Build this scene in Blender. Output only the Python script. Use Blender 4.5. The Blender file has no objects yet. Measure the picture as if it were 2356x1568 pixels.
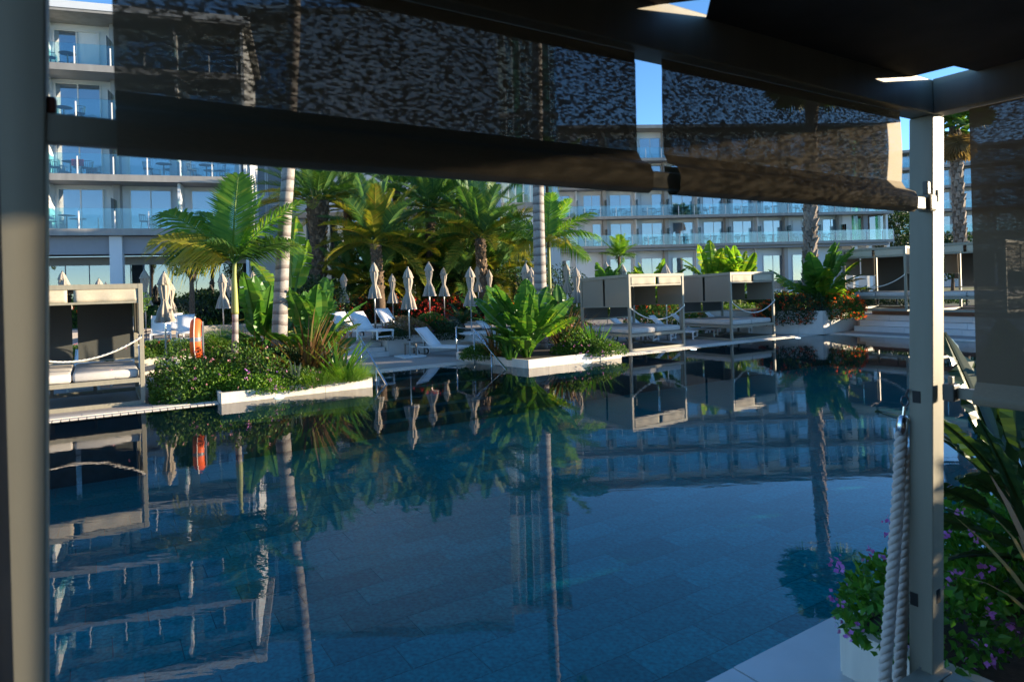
import bpy, math, random
import numpy as np
from mathutils import Vector, Matrix
R = math.radians
random.seed(11)
rng = np.random.default_rng(5)
scene = bpy.context.scene
col = scene.collection

# ------------------------------------------------------------------ camera, sky, sun, exposure
F, CH, CX, HY, ROLL = 1505.0, 2.3, 1178.0, 656.0, R(1.6)   # focal length and horizon measured on a 2356 px wide copy
cam_d = bpy.data.cameras.new('camera')
cam = bpy.data.objects.new('camera', cam_d); col.objects.link(cam)
cam_d.sensor_width = 36.0
cam_d.lens = F / 2356 * 36
cam_d.shift_y = -(784 - HY) / 2356
cam_d.clip_start, cam_d.clip_end = 0.05, 2000
cr, sr = math.cos(ROLL), math.sin(ROLL)
cam.matrix_world = Matrix(((cr, sr, 0, 0), (0, 0, -1, 0), (-sr, cr, 0, CH), (0, 0, 0, 1)))
cam_d.dof.use_dof = True
cam_d.dof.focus_distance = 19.0
cam_d.dof.aperture_fstop = 5.0
scene.camera = cam

SUN_AZ, SUN_EL = R(84.5), R(8.6)          # azimuth clockwise from +Y
world = bpy.data.worlds.new('World'); scene.world = world
world.use_nodes = True
wn = world.node_tree.nodes; wl = world.node_tree.links
bg = wn['Background']
sky = wn.new('ShaderNodeTexSky'); sky.sky_type = 'NISHITA'; sky.sun_disc = False
sky.sun_elevation = SUN_EL; sky.sun_rotation = SUN_AZ
sky.air_density = 0.65; sky.dust_density = 0.0; sky.ozone_density = 1.6; sky.altitude = 1500
hs = wn.new('ShaderNodeHueSaturation'); hs.inputs['Saturation'].default_value = 1.15
wl.new(sky.outputs[0], hs.inputs['Color']); wl.new(hs.outputs[0], bg.inputs[0]); bg.inputs[1].default_value = 0.15
sun_d = bpy.data.lights.new('sun', 'SUN'); sun = bpy.data.objects.new('sun', sun_d); col.objects.link(sun)
sun_d.energy = 5.0; sun_d.angle = R(0.55); sun_d.color = (1.0, 0.82, 0.57)
sdir = Vector((math.sin(SUN_AZ) * math.cos(SUN_EL), math.cos(SUN_AZ) * math.cos(SUN_EL), math.sin(SUN_EL)))
sun.rotation_euler = sdir.to_track_quat('Z', 'Y').to_euler()
sun.location = sdir * 60
vs = scene.view_settings
vs.view_transform = 'Standard'; vs.look = 'None'; vs.gamma = 1.0; vs.use_curve_mapping = False
vs.exposure = 1.55

# ------------------------------------------------------------------ measuring helpers
def ray(u, v):
    du, dv = u - CX, v - HY
    return (du * cr - dv * sr) / F, -(du * sr + dv * cr) / F
def D(u, v, Y):
    a, b = ray(u, v); return Vector((a * Y, Y, CH + b * Y))
def G(u, v, z=0.0):
    a, b = ray(u, v); Y = (z - CH) / b; return Vector((a * Y, Y, z))
def W(u, v, P, d):
    a, b = ray(u, v)
    s = (P[0] - a * P[1]) / (a * d[1] - d[0]); Y = P[1] + d[1] * s
    return Vector((a * Y, Y, CH + b * Y)), s
AN = R(57.6)
A = Vector((math.sin(AN), math.cos(AN), 0)); B = Vector((-A.y, A.x, 0)); UP = Vector((0, 0, 1))
RZ = math.atan2(A.y, A.x)
PC = G(1900, 768)                                  # far right corner of the pool
def P(s, t, z=0.0):                                # s to the left along the far edge, t towards the viewer
    return Vector((PC.x - A.x * s - B.x * t, PC.y - A.y * s - B.y * t, z))

# ------------------------------------------------------------------ materials
MATS = {}
def nodes(name):
    m = bpy.data.materials.new(name); m.use_nodes = True
    MATS[name] = m
    return m, m.node_tree.nodes, m.node_tree.links, m.node_tree.nodes['Principled BSDF']
def rgba(c, k=1.0): return (min(c[0] * k, 1), min(c[1] * k, 1), min(c[2] * k, 1), 1)
def plain(name, c, rough=0.6, var=0.12, scale=6.0, bump=0.0, bscale=60.0, metal=0.0, spec=0.4, rnd=0.0, stretch=(1, 1, 1), dark=None, detail=5):
    m, n, l, b = nodes(name)
    tc = n.new('ShaderNodeTexCoord'); mp = n.new('ShaderNodeMapping'); mp.inputs['Scale'].default_value = stretch
    l.new(tc.outputs['Object'], mp.inputs[0])
    t = n.new('ShaderNodeTexNoise'); t.inputs['Scale'].default_value = scale; t.inputs['Detail'].default_value = detail
    l.new(mp.outputs[0], t.inputs['Vector'])
    rp = n.new('ShaderNodeValToRGB')
    rp.color_ramp.elements[0].position = 0.3; rp.color_ramp.elements[1].position = 0.7
    rp.color_ramp.elements[0].color = rgba(dark) if dark else rgba(c, 1 - var)
    rp.color_ramp.elements[1].color = rgba(c, 1 + var)
    l.new(t.outputs['Fac'], rp.inputs[0]); out = rp.outputs[0]
    if rnd:
        oi = n.new('ShaderNodeObjectInfo'); mr = n.new('ShaderNodeMapRange')
        mr.inputs['To Min'].default_value = 1 - rnd; mr.inputs['To Max'].default_value = 1 + rnd
        l.new(oi.outputs['Random'], mr.inputs['Value'])
        mx = n.new('ShaderNodeVectorMath'); mx.operation = 'SCALE'
        l.new(out, mx.inputs[0]); l.new(mr.outputs[0], mx.inputs['Scale']); out = mx.outputs[0]
    l.new(out, b.inputs['Base Color'])
    b.inputs['Roughness'].default_value = rough; b.inputs['Metallic'].default_value = metal
    b.inputs['Specular IOR Level'].default_value = spec
    if bump:
        t2 = n.new('ShaderNodeTexNoise'); t2.inputs['Scale'].default_value = bscale; t2.inputs['Detail'].default_value = 4
        l.new(mp.outputs[0], t2.inputs['Vector'])
        bp = n.new('ShaderNodeBump'); bp.inputs['Strength'].default_value = bump; bp.inputs['Distance'].default_value = 0.01
        l.new(t2.outputs['Fac'], bp.inputs['Height']); l.new(bp.outputs[0], b.inputs['Normal'])
    return m
def leaf(name, c1, c2, trans=0.4, rough=0.45, c3=None, tcol=1.6):
    m, n, l, b = nodes(name)
    geo = n.new('ShaderNodeNewGeometry'); oi = n.new('ShaderNodeObjectInfo')
    ad = n.new('ShaderNodeMath'); ad.operation = 'ADD'
    l.new(geo.outputs['Random Per Island'], ad.inputs[0]); l.new(oi.outputs['Random'], ad.inputs[1])
    fr = n.new('ShaderNodeMath'); fr.operation = 'FRACT'; l.new(ad.outputs[0], fr.inputs[0])
    rp = n.new('ShaderNodeValToRGB'); e = rp.color_ramp.elements
    e[0].color = rgba(c1); e[1].color = rgba(c2); e[1].position = 0.8
    if c3:
        e2 = e.new(1.0); e2.color = rgba(c3); e[1].position = 0.78
    l.new(fr.outputs[0], rp.inputs[0]); l.new(rp.outputs[0], b.inputs['Base Color'])
    b.inputs['Roughness'].default_value = rough; b.inputs['Specular IOR Level'].default_value = 0.35
    tr = n.new('ShaderNodeBsdfTranslucent')
    sc = n.new('ShaderNodeVectorMath'); sc.operation = 'MULTIPLY'; sc.inputs[1].default_value = (tcol, tcol, tcol * 0.45)
    l.new(rp.outputs[0], sc.inputs[0]); l.new(sc.outputs[0], tr.inputs['Color'])
    mx = n.new('ShaderNodeMixShader'); mx.inputs[0].default_value = trans
    l.new(b.outputs[0], mx.inputs[1]); l.new(tr.outputs[0], mx.inputs[2])
    l.new(mx.outputs[0], n['Material Output'].inputs['Surface'])
    return m
def sheer(name, c, lo, hi, scale, stretch, rough=0.7, trans=0.12, p0=0.42, p1=0.62, rows=0):
    """woven mesh cloth: threads with open holes, slubby along the weft"""
    m, n, l, b = nodes(name)
    tc = n.new('ShaderNodeTexCoord'); mp = n.new('ShaderNodeMapping'); mp.inputs['Scale'].default_value = stretch
    l.new(tc.outputs['Object'], mp.inputs[0])
    t = n.new('ShaderNodeTexNoise'); t.inputs['Scale'].default_value = scale; t.inputs['Detail'].default_value = 1.5 if rows else 3; t.inputs['Roughness'].default_value = 0.6
    if rows:
        sx = n.new('ShaderNodeSeparateXYZ'); l.new(tc.outputs['Object'], sx.inputs[0])
        ad = n.new('ShaderNodeMath'); l.new(sx.outputs[0], ad.inputs[0]); l.new(sx.outputs[1], ad.inputs[1])
        mu = n.new('ShaderNodeMath'); mu.operation = 'MULTIPLY'; mu.inputs[1].default_value = stretch[0]; l.new(ad.outputs[0], mu.inputs[0])
        mz = n.new('ShaderNodeMath'); mz.operation = 'MULTIPLY'; mz.inputs[1].default_value = rows; l.new(sx.outputs[2], mz.inputs[0])
        fl_ = n.new('ShaderNodeMath'); fl_.operation = 'FLOOR'; l.new(mz.outputs[0], fl_.inputs[0])
        m7 = n.new('ShaderNodeMath'); m7.operation = 'MULTIPLY'; m7.inputs[1].default_value = 7.31; l.new(fl_.outputs[0], m7.inputs[0])
        cb_ = n.new('ShaderNodeCombineXYZ'); l.new(mu.outputs[0], cb_.inputs[0]); l.new(m7.outputs[0], cb_.inputs[1])
        l.new(cb_.outputs[0], t.inputs['Vector'])
    else: l.new(mp.outputs[0], t.inputs['Vector'])
    mr = n.new('ShaderNodeMapRange'); mr.interpolation_type = 'SMOOTHSTEP'
    mr.inputs['From Min'].default_value = p0; mr.inputs['From Max'].default_value = p1
    mr.inputs['To Min'].default_value = lo; mr.inputs['To Max'].default_value = hi
    l.new(t.outputs['Fac'], mr.inputs['Value'])
    rp = n.new('ShaderNodeValToRGB'); rp.color_ramp.elements[0].color = rgba(c, .8); rp.color_ramp.elements[1].color = rgba(c, 1.15)
    l.new(t.outputs['Fac'], rp.inputs[0]); l.new(rp.outputs[0], b.inputs['Base Color'])
    b.inputs['Roughness'].default_value = rough; b.inputs['Specular IOR Level'].default_value = 0.15
    tl = n.new('ShaderNodeBsdfTranslucent'); l.new(rp.outputs[0], tl.inputs[0])
    m1 = n.new('ShaderNodeMixShader'); m1.inputs[0].default_value = trans
    l.new(b.outputs[0], m1.inputs[1]); l.new(tl.outputs[0], m1.inputs[2])
    tp = n.new('ShaderNodeBsdfTransparent')
    m2 = n.new('ShaderNodeMixShader')
    l.new(mr.outputs[0], m2.inputs[0]); l.new(m1.outputs[0], m2.inputs[1]); l.new(tp.outputs[0], m2.inputs[2])
    l.new(m2.outputs[0], n['Material Output'].inputs['Surface'])
    return m
def glassy(name, tint, refl=1.0, ior=1.5, rough=0.0, base=0.0):
    m, n, l, b = nodes(name)
    n.remove(b)
    tp = n.new('ShaderNodeBsdfTransparent'); tp.inputs[0].default_value = rgba(tint)
    gl = n.new('ShaderNodeBsdfGlossy'); gl.inputs['Roughness'].default_value = rough
    fr = n.new('ShaderNodeFresnel'); fr.inputs['IOR'].default_value = ior
    ma = n.new('ShaderNodeMath'); ma.operation = 'MULTIPLY_ADD'; ma.use_clamp = True
    ma.inputs[1].default_value = refl; ma.inputs[2].default_value = base
    l.new(fr.outputs[0], ma.inputs[0])
    mx = n.new('ShaderNodeMixShader'); l.new(ma.outputs[0], mx.inputs[0]); l.new(tp.outputs[0], mx.inputs[1]); l.new(gl.outputs[0], mx.inputs[2])
    l.new(mx.outputs[0], n['Material Output'].inputs['Surface'])
    return m, n, l, gl, fr

plain('frame', (.255, .235, .178), .5, .09, 5, .06, 260, stretch=(3, 3, .35))
plain('frame_dark', (.09, .09, .08), .5, .08)
plain('slot_black', (.012, .012, .012), .6, .1)
plain('red_cap', (.12, .03, .02), .5)
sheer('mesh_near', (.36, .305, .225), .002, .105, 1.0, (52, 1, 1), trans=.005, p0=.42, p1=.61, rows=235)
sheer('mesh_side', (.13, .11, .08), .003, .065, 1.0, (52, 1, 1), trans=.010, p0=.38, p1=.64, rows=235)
sheer('mesh_far', (.30, .262, .20), .04, .10, 40, (1, 1, 4), trans=.05)
sheer('mesh_hem', (.26, .22, .16), 0, 0, 60, (1, 1, 5), trans=.0)
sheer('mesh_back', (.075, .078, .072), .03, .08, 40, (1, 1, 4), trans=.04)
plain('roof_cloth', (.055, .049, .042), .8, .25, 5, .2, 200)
plain('valance', (.46, .40, .30), .8, .06, 30, .1, 300)
plain('cushion', (.52, .485, .44), .9, .05, 14, .15, 250)
plain('sling', (.80, .79, .78), .6, .03, 30)
plain('white_metal', (.78, .78, .77), .35, .03, 10)
plain('taupe', (.21, .175, .14), .5, .15, 12)
plain('wood', (.17, .085, .05), .55, .3, 6, .1, 60, stretch=(1, 8, 8))
plain('umbrella', (.36, .31, .255), .85, .07, 5, .1, 120)
plain('umbrella_trim', (.5, .5, .52), .8)
plain('steel', (.62, .63, .64), .22, .06, 20, metal=1.0)
plain('steel_dark', (.22, .22, .22), .35, .06, 20, metal=1.0)
plain('pole', (.70, .68, .64), .3, .05, 20, metal=.8)
plain('stone', (.68, .615, .53), .6, .10, 3.5, .1, 150, rnd=.05, stretch=(2.5, 2.5, .5))
plain('stone_grey', (.60, .56, .51), .7, .07, 2.5, .08, 150, rnd=.05)
plain('step_stone', (.62, .60, .58), .6, .06, 2.0, .08, 120, rnd=.06)
plain('grout', (.34, .31, .28), .9, .1)
plain('deck', (.37, .325, .29), .85, .16, 60, .4, 140, detail=8)
plain('coping', (.68, .62, .545), .45, .06, 3, .05, 80, rnd=.05)
plain('coping_wet', (.56, .55, .53), .16, .08, 2.2, .12, 14, spec=.6, rnd=.05)
plain('soil', (.06, .045, .03), .95, .3, 20, .5, 60)
plain('earth', (.055, .07, .04), .95, .25, .4, .3, 6)
plain('slate', (.04, .44, .40), .55, .24, 22, .6, 40, rnd=.26, dark=(.028, .26, .24), detail=10)
plain('pool_wall_tile', (.12, .16, .17), .5, .2, 6, rnd=.2)
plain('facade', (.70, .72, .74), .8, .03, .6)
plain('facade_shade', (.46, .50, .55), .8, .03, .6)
plain('facade_grey', (.56, .55, .545), .8, .05, .7)
plain('concrete', (.31, .30, .285), .85, .12, .5, .1, 20, stretch=(6, 6, .7))
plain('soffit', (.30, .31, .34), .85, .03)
plain('column', (.36, .345, .33), .85, .06, 2)
plain('win_frame', (.66, .66, .65), .4, .03)
plain('dark_frame', (.20, .21, .23), .4, .05)
plain('curtain', (.74, .76, .79), .9, .05, 3, stretch=(8, 8, .3))
plain('interior', (.022, .026, .033), .8, .3, 1.0)
plain('furn', (.06, .065, .07), .5)
plain('towel_red', (.55, .03, .05), .9)
plain('rope', (.62, .545, .49), .9, .1, 30, .5, 400, stretch=(1, 1, 1))
plain('rope_far', (.70, .65, .58), .9, .08, 30, .4, 90)
plain('orange', (.85, .13, .03), .45, .06)
plain('band', (.16, .18, .22), .4)
plain('trunk_brown', (.10, .068, .045), .9, .4, 14, .6, 40)
plain('boot', (.17, .115, .075), .85, .5, 9, .4, 30, rnd=.45)
plain('boot_pale', (.20, .16, .13), .85, .45, 7, .4, 30, rnd=.4)
plain('green_trunk', (.24, .27, .07), .5, .2, 3, stretch=(1, 1, .3))
plain('thatch', (.26, .165, .085), .9, .4, 10)
leaf('palm_dark', (0.035, 0.105, 0.028), (0.094, 0.201, 0.041), .35, c3=(0.165, 0.230, 0.048))
leaf('palm_blue', (0.050, 0.143, 0.062), (0.108, 0.219, 0.062), .32, c3=(0.202, 0.268, 0.068))
leaf('palm_gold', (0.117, 0.163, 0.022), (0.235, 0.237, 0.033), .4, c3=(0.352, 0.222, 0.033))
leaf('palm_bright', (0.072, 0.189, 0.020), (0.143, 0.275, 0.028), .5, c3=(0.221, 0.275, 0.033))
leaf('palm_yellow', (0.237, 0.247, 0.028), (0.350, 0.299, 0.033), .5)
leaf('banana', (0.039, 0.137, 0.024), (0.083, 0.193, 0.031), .35, .32, c3=(0.138, 0.241, 0.036))
leaf('banana_bright', (0.088, 0.216, 0.022), (0.163, 0.270, 0.022), .5, .35, c3=(0.275, 0.297, 0.033))
leaf('banana_yellow', (.24, .22, .03), (.30, .22, .03), .45, .4)
leaf('strel', (.018, .045, .016), (.035, .07, .02), .25, .3)
leaf('bronze', (0.090, 0.041, 0.022), (0.210, 0.122, 0.048), .3, .4, c3=(0.106, 0.130, 0.028))
leaf('shrub', (0.036, 0.100, 0.019), (0.089, 0.180, 0.026), .35, .5, c3=(0.161, 0.234, 0.033))
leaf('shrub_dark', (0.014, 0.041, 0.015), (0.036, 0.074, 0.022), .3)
leaf('shrub_blue', (.05, .075, .065), (.09, .12, .10), .25)
leaf('shrub_near', (0.037, 0.142, 0.019), (0.085, 0.248, 0.031), .35, .4, c3=(0.140, 0.283, 0.035))
leaf('grass', (0.081, 0.195, 0.022), (0.162, 0.300, 0.036), .45, c3=(0.230, 0.300, 0.048))
leaf('dry', (.20, .145, .07), (.30, .20, .11), .3)
leaf('fl_purple', (0.420, 0.120, 0.517), (0.550, 0.220, 0.667), .3, .6)
leaf('fl_pink', (.62, .22, .42), (.72, .36, .42), .3, .6)
leaf('fl_red', (.55, .02, .03), (.62, .05, .02), .3, .6)
leaf('fl_orange', (.62, .07, .01), (.70, .15, .01), .3, .6)
leaf('fl_white', (.7, .7, .66), (.8, .78, .7), .3, .6)

# ringed palm bark
m, n, l, b = nodes('bark_ringed')
tc = n.new('ShaderNodeTexCoord'); sp = n.new('ShaderNodeSeparateXYZ'); l.new(tc.outputs['Object'], sp.inputs[0])
nz = n.new('ShaderNodeTexNoise'); nz.inputs['Scale'].default_value = 2.2; nz.inputs['Detail'].default_value = 4; l.new(tc.outputs['Object'], nz.inputs['Vector'])
a1 = n.new('ShaderNodeMath'); a1.operation = 'MULTIPLY'; a1.inputs[1].default_value = 3.55; l.new(sp.outputs[2], a1.inputs[0])
a2 = n.new('ShaderNodeMath'); a2.operation = 'MULTIPLY_ADD'; a2.inputs[1].default_value = 0.75; l.new(nz.outputs['Fac'], a2.inputs[0]); l.new(a1.outputs[0], a2.inputs[2])
a3 = n.new('ShaderNodeMath'); a3.operation = 'FRACT'; l.new(a2.outputs[0], a3.inputs[0])
rp = n.new('ShaderNodeValToRGB'); e = rp.color_ramp.elements
e[0].position = 0.0; e[0].color = (.11, .09, .082, 1); e[1].position = 1.0; e[1].color = (.33, .30, .275, 1)
q = e.new(.16); q.color = (.17, .14, .13, 1); q = e.new(.30); q.color = (.215, .185, .17, 1); q = e.new(.40); q.color = (.30, .272, .25, 1)
l.new(a3.outputs[0], rp.inputs[0])
n2 = n.new('ShaderNodeTexNoise'); n2.inputs['Scale'].default_value = 14; n2.inputs['Detail'].default_value = 6; l.new(tc.outputs['Object'], n2.inputs['Vector'])
mr = n.new('ShaderNodeMapRange'); mr.inputs['To Min'].default_value = .55; mr.inputs['To Max'].default_value = 1.3; l.new(n2.outputs['Fac'], mr.inputs['Value'])
sc = n.new('ShaderNodeVectorMath'); sc.operation = 'SCALE'; l.new(rp.outputs[0], sc.inputs[0]); l.new(mr.outputs[0], sc.inputs['Scale'])
l.new(sc.outputs[0], b.inputs['Base Color']); b.inputs['Roughness'].default_value = .75
bp = n.new('ShaderNodeBump'); bp.inputs['Strength'].default_value = .5; bp.inputs['Distance'].default_value = .02
l.new(a3.outputs[0], bp.inputs['Height']); l.new(bp.outputs[0], b.inputs['Normal'])

# glass and water
glassy('pane', (.82, .90, .95), 1.0, 1.9, base=.14)
glassy('pane_dark', (.50, .60, .66), 1.0, 2.2, base=.16)
glassy('rail_glass', (.80, .93, .95), 1.0, 1.6, base=.04)
glassy('privacy_glass', (.45, .72, .74), 1.0, 1.5, base=.06)
glassy('green_glass', (.35, .60, .40), 1.0, 1.5, base=.08)
m, n, l, gl, fr = glassy('pool_water', (.18, .86, .93), 1.12, 1.36, .005)
tc = n.new('ShaderNodeTexCoord')
mp = n.new('ShaderNodeMapping'); mp.inputs['Rotation'].default_value = (0, 0, -RZ * .6); mp.inputs['Scale'].default_value = (.55, 1.5, 1); l.new(tc.outputs['Object'], mp.inputs[0])
t1 = n.new('ShaderNodeTexNoise'); t1.inputs['Scale'].default_value = 2.6; t1.inputs['Detail'].default_value = 2.2; t1.inputs['Distortion'].default_value = .5; l.new(mp.outputs[0], t1.inputs['Vector'])
t2 = n.new('ShaderNodeTexNoise'); t2.inputs['Scale'].default_value = .35; t2.inputs['Detail'].default_value = 2; l.new(tc.outputs['Object'], t2.inputs['Vector'])
rr = n.new('ShaderNodeMapRange'); rr.inputs['From Min'].default_value = .3; rr.inputs['From Max'].default_value = .7; rr.inputs['To Min'].default_value = .35; rr.inputs['To Max'].default_value = 1.25; l.new(t2.outputs['Fac'], rr.inputs['Value'])
t3 = n.new('ShaderNodeTexNoise'); t3.inputs['Scale'].default_value = 11; t3.inputs['Detail'].default_value = 2; l.new(mp.outputs[0], t3.inputs['Vector'])
s3 = n.new('ShaderNodeMath'); s3.operation = 'MULTIPLY_ADD'; s3.inputs[1].default_value = .16; l.new(t3.outputs['Fac'], s3.inputs[0]); l.new(t1.outputs['Fac'], s3.inputs[2])
mu = n.new('ShaderNodeMath'); mu.operation = 'MULTIPLY'; l.new(s3.outputs[0], mu.inputs[0]); l.new(rr.outputs[0], mu.inputs[1])
bp = n.new('ShaderNodeBump'); bp.inputs['Strength'].default_value = .034; bp.inputs['Distance'].default_value = .03
l.new(mu.outputs[0], bp.inputs['Height']); l.new(bp.outputs[0], gl.inputs['Normal']); l.new(bp.outputs[0], fr.inputs['Normal'])
m, n, l, b = nodes('disc_glow')
b.inputs['Base Color'].default_value = (.95, .97, 1, 1); b.inputs['Roughness'].default_value = .3
b.inputs['Emission Color'].default_value = (.85, .95, 1, 1); b.inputs['Emission Strength'].default_value = .5

# ------------------------------------------------------------------ mesh helpers
class MB:
    def __init__(s): s.v = []; s.f = []
    def add(s, vs_, fs):
        o = len(s.v); s.v += [tuple(x) for x in vs_]; s.f += [tuple(i + o for i in f) for f in fs]; return s
    def box(s, c, d, rz=0):
        c = Vector(c); x, y, z = d[0] / 2, d[1] / 2, d[2] / 2
        ca, sa = math.cos(rz), math.sin(rz)
        vs_ = [(c.x + px * ca - py * sa, c.y + px * sa + py * ca, c.z + pz) for pz in (-z, z) for px, py in ((-x, -y), (x, -y), (x, y), (-x, y))]
        return s.add(vs_, [(3, 2, 1, 0), (4, 5, 6, 7), (0, 1, 5, 4), (1, 2, 6, 5), (2, 3, 7, 6), (3, 0, 4, 7)])
    def bar(s, p, q, w, h, up=UP):
        p, q = Vector(p), Vector(q); d = (q - p).normalized()
        x = d.cross(Vector(up))
        if x.length < 1e-4: x = d.cross(Vector((1, 0, 0)))
        x.normalize(); y = x.cross(d)
        vs_ = [e + x * (a * w / 2) + y * (c * h / 2) for e in (p, q) for a, c in ((-1, -1), (1, -1), (1, 1), (-1, 1))]
        return s.add(vs_, [(3, 2, 1, 0), (4, 5, 6, 7), (0, 1, 5, 4), (1, 2, 6, 5), (2, 3, 7, 6), (3, 0, 4, 7)])
    def tube(s, pts, rs, n=8, caps=True):
        pts = [Vector(p) for p in pts]
        if not hasattr(rs, '__len__'): rs = [rs] * len(pts)
        vs_ = []; fs = []; ref = None
        for i, p in enumerate(pts):
            d = (pts[min(i + 1, len(pts) - 1)] - pts[max(i - 1, 0)]).normalized()
            if ref is None: ref = Vector((0, 0, 1)) if abs(d.z) < .9 else Vector((1, 0, 0))
            x = d.cross(ref).normalized(); y = d.cross(x); ref = -y if False else ref
            for k in range(n):
                a = 2 * math.pi * k / n
                vs_.append(p + (x * math.cos(a) + y * math.sin(a)) * rs[i])
        for i in range(len(pts) - 1):
            for k in range(n):
                k2 = (k + 1) % n
                fs.append((i * n + k, i * n + k2, (i + 1) * n + k2, (i + 1) * n + k))
        if caps: fs += [tuple(range(n))[::-1], tuple(range((len(pts) - 1) * n, len(pts) * n))]
        return s.add(vs_, fs)
    def lathe(s, prof, n=16, c=(0, 0, 0), fold=0, amp=None):
        c = Vector(c); vs_ = []; fs = []
        for i, (r, z) in enumerate(prof):
            for k in range(n):
                a = 2 * math.pi * k / n
                rr_ = r * (1 + (amp[i] if amp else 0) * math.cos(fold * a + .4 * i))
                vs_.append((c.x + rr_ * math.cos(a), c.y + rr_ * math.sin(a), c.z + z))
        for i in range(len(prof) - 1):
            for k in range(n):
                k2 = (k + 1) % n
                fs.append((i * n + k, i * n + k2, (i + 1) * n + k2, (i + 1) * n + k))
        fs += [tuple(range(n))[::-1], tuple(range((len(prof) - 1) * n, len(prof) * n))]
        return s.add(vs_, fs)
    def prism(s, poly, z0, z1):
        k = len(poly)
        vs_ = [(p[0], p[1], z0) for p in poly] + [(p[0], p[1], z1) for p in poly]
        return s.add(vs_, [tuple(range(k))[::-1], tuple(range(k, 2 * k))] + [(i, (i + 1) % k, k + (i + 1) % k, k + i) for i in range(k)])
    def sheet(s, fn, nu, nv):
        vs_ = [fn(i / nu, j / nv) for j in range(nv + 1) for i in range(nu + 1)]
        fs = [(j * (nu + 1) + i, j * (nu + 1) + i + 1, (j + 1) * (nu + 1) + i + 1, (j + 1) * (nu + 1) + i) for j in range(nv) for i in range(nu)]
        return s.add(vs_, fs)
    def mesh(s, name, mat, smooth=False, off=None):
        me = bpy.data.meshes.new(name)
        v = s.v if off is None else [(x - off[0], y - off[1], z - off[2]) for x, y, z in s.v]
        me.from_pydata(v, [], s.f); me.materials.append(MATS[mat])
        if smooth: me.shade_smooth()
        return me
    def build(s, name, mat, parent=None, smooth=False, off=None, bevel=0, thick=0):
        if parent is not None and off is True: off = parent.location
        o = bpy.data.objects.new(name, s.mesh(name, mat, smooth, off)); col.objects.link(o); o.parent = parent
        if thick:
            md = o.modifiers.new('solid', 'SOLIDIFY'); md.thickness = thick; md.offset = 0
        if bevel:
            md = o.modifiers.new('bevel', 'BEVEL'); md.width = bevel; md.segments = 2; md.limit_method = 'ANGLE'; md.harden_normals = False
        return o
def inst(name, mesh, parent=None, loc=(0, 0, 0), rot=(0, 0, 0), sc=(1, 1, 1)):
    o = bpy.data.objects.new(name, mesh); col.objects.link(o); o.parent = parent
    o.location = loc; o.rotation_euler = rot; o.scale = sc if hasattr(sc, '__len__') else (sc, sc, sc)
    return o
def tag(o, label=None, cat=None, group=None, kind=None):
    if label: o['label'] = label
    if cat: o['category'] = cat
    if group: o['group'] = group
    if kind: o['kind'] = kind
    return o
def thing(name, label, cat, loc=(0, 0, 0), rz=0.0, group=None):
    o = bpy.data.objects.new(name, None); col.objects.link(o)
    o.location = loc; o.rotation_euler = (0, 0, rz); o.empty_display_size = .2
    return tag(o, label, cat, group)
def struct(o): o['kind'] = 'structure'; return o
KIDS = {}
def copy_tree(o, parent=None):
    c = o.copy(); col.objects.link(c); c.parent = parent
    for ch in [x for x in bpy.data.objects if x.parent == o]: copy_tree(ch, c)
    return c
def copies(root, n):
    """n copies of a thing with its parts and sub-parts"""
    kids = [x for x in bpy.data.objects if x.parent == root]
    sub = {k: [x for x in bpy.data.objects if x.parent == k] for k in kids}
    out = []
    for _ in range(n):
        r = root.copy(); col.objects.link(r); r.parent = None
        for k in kids:
            c = k.copy(); col.objects.link(c); c.parent = r
            for g in sub[k]:
                d = g.copy(); col.objects.link(d); d.parent = c
        out.append(r)
    return out

# ------------------------------------------------------------------ plant helpers
def cloud_mesh(name, mat, pts, nrm, size, aspect=.5, fold=.18, seed=1, up=.25, hang=0.0):
    """one small folded leaf per point"""
    g = np.random.default_rng(seed); k = len(pts); pts = np.asarray(pts, float)
    d = np.asarray(nrm, float) * .7 + g.normal(size=(k, 3)) * .75; d[:, 2] += up - hang
    d /= np.linalg.norm(d, axis=1)[:, None]
    x = np.cross(d, g.normal(size=(k, 3))); x /= np.linalg.norm(x, axis=1)[:, None]
    w = np.cross(x, d)
    L = size * g.uniform(.6, 1.35, k)[:, None]; Wd = L * aspect * .5
    b_ = pts - d * L * .5; t_ = pts + d * L * .5
    l_ = pts + x * Wd + w * L * fold - d * L * .06; r_ = pts - x * Wd + w * L * fold - d * L * .06
    v = np.stack([b_, l_, t_, r_], 1).reshape(-1, 3)
    idx = np.arange(k)[:, None] * 4
    f = np.stack([idx + np.array([0, 1, 2]), idx + np.array([0, 2, 3])], 1).reshape(-1)
    me = bpy.data.meshes.new(name)
    me.vertices.add(len(v)); me.vertices.foreach_set('co', v.ravel())
    me.loops.add(len(f)); me.loops.foreach_set('vertex_index', f.astype(np.int32))
    me.polygons.add(k * 2); me.polygons.foreach_set('loop_start', (np.arange(k * 2) * 3).astype(np.int32))
    me.update(calc_edges=True); me.validate()
    me.materials.append(MATS[mat])
    return me
def bush_pts(k, rad, seed, lumps=9, inner=.5, low=-.2, amp=.38):
    g = np.random.default_rng(seed)
    d = g.normal(size=(k * 3, 3)); d /= np.linalg.norm(d, axis=1)[:, None]; d = d[d[:, 2] > low][:k]
    c = g.normal(size=(lumps, 3)); c[:, 2] = abs(c[:, 2]) * .8; c /= np.linalg.norm(c, axis=1)[:, None]
    am = g.uniform(-amp * .7, amp, lumps)
    r = 1 + (am[None] * np.exp(7 * (d @ c.T - 1))).sum(1)
    u = inner + (1 - inner) * g.random(len(d)) ** .55
    p = d * np.asarray(rad)[None] * (r * u)[:, None]
    return p, d
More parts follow.
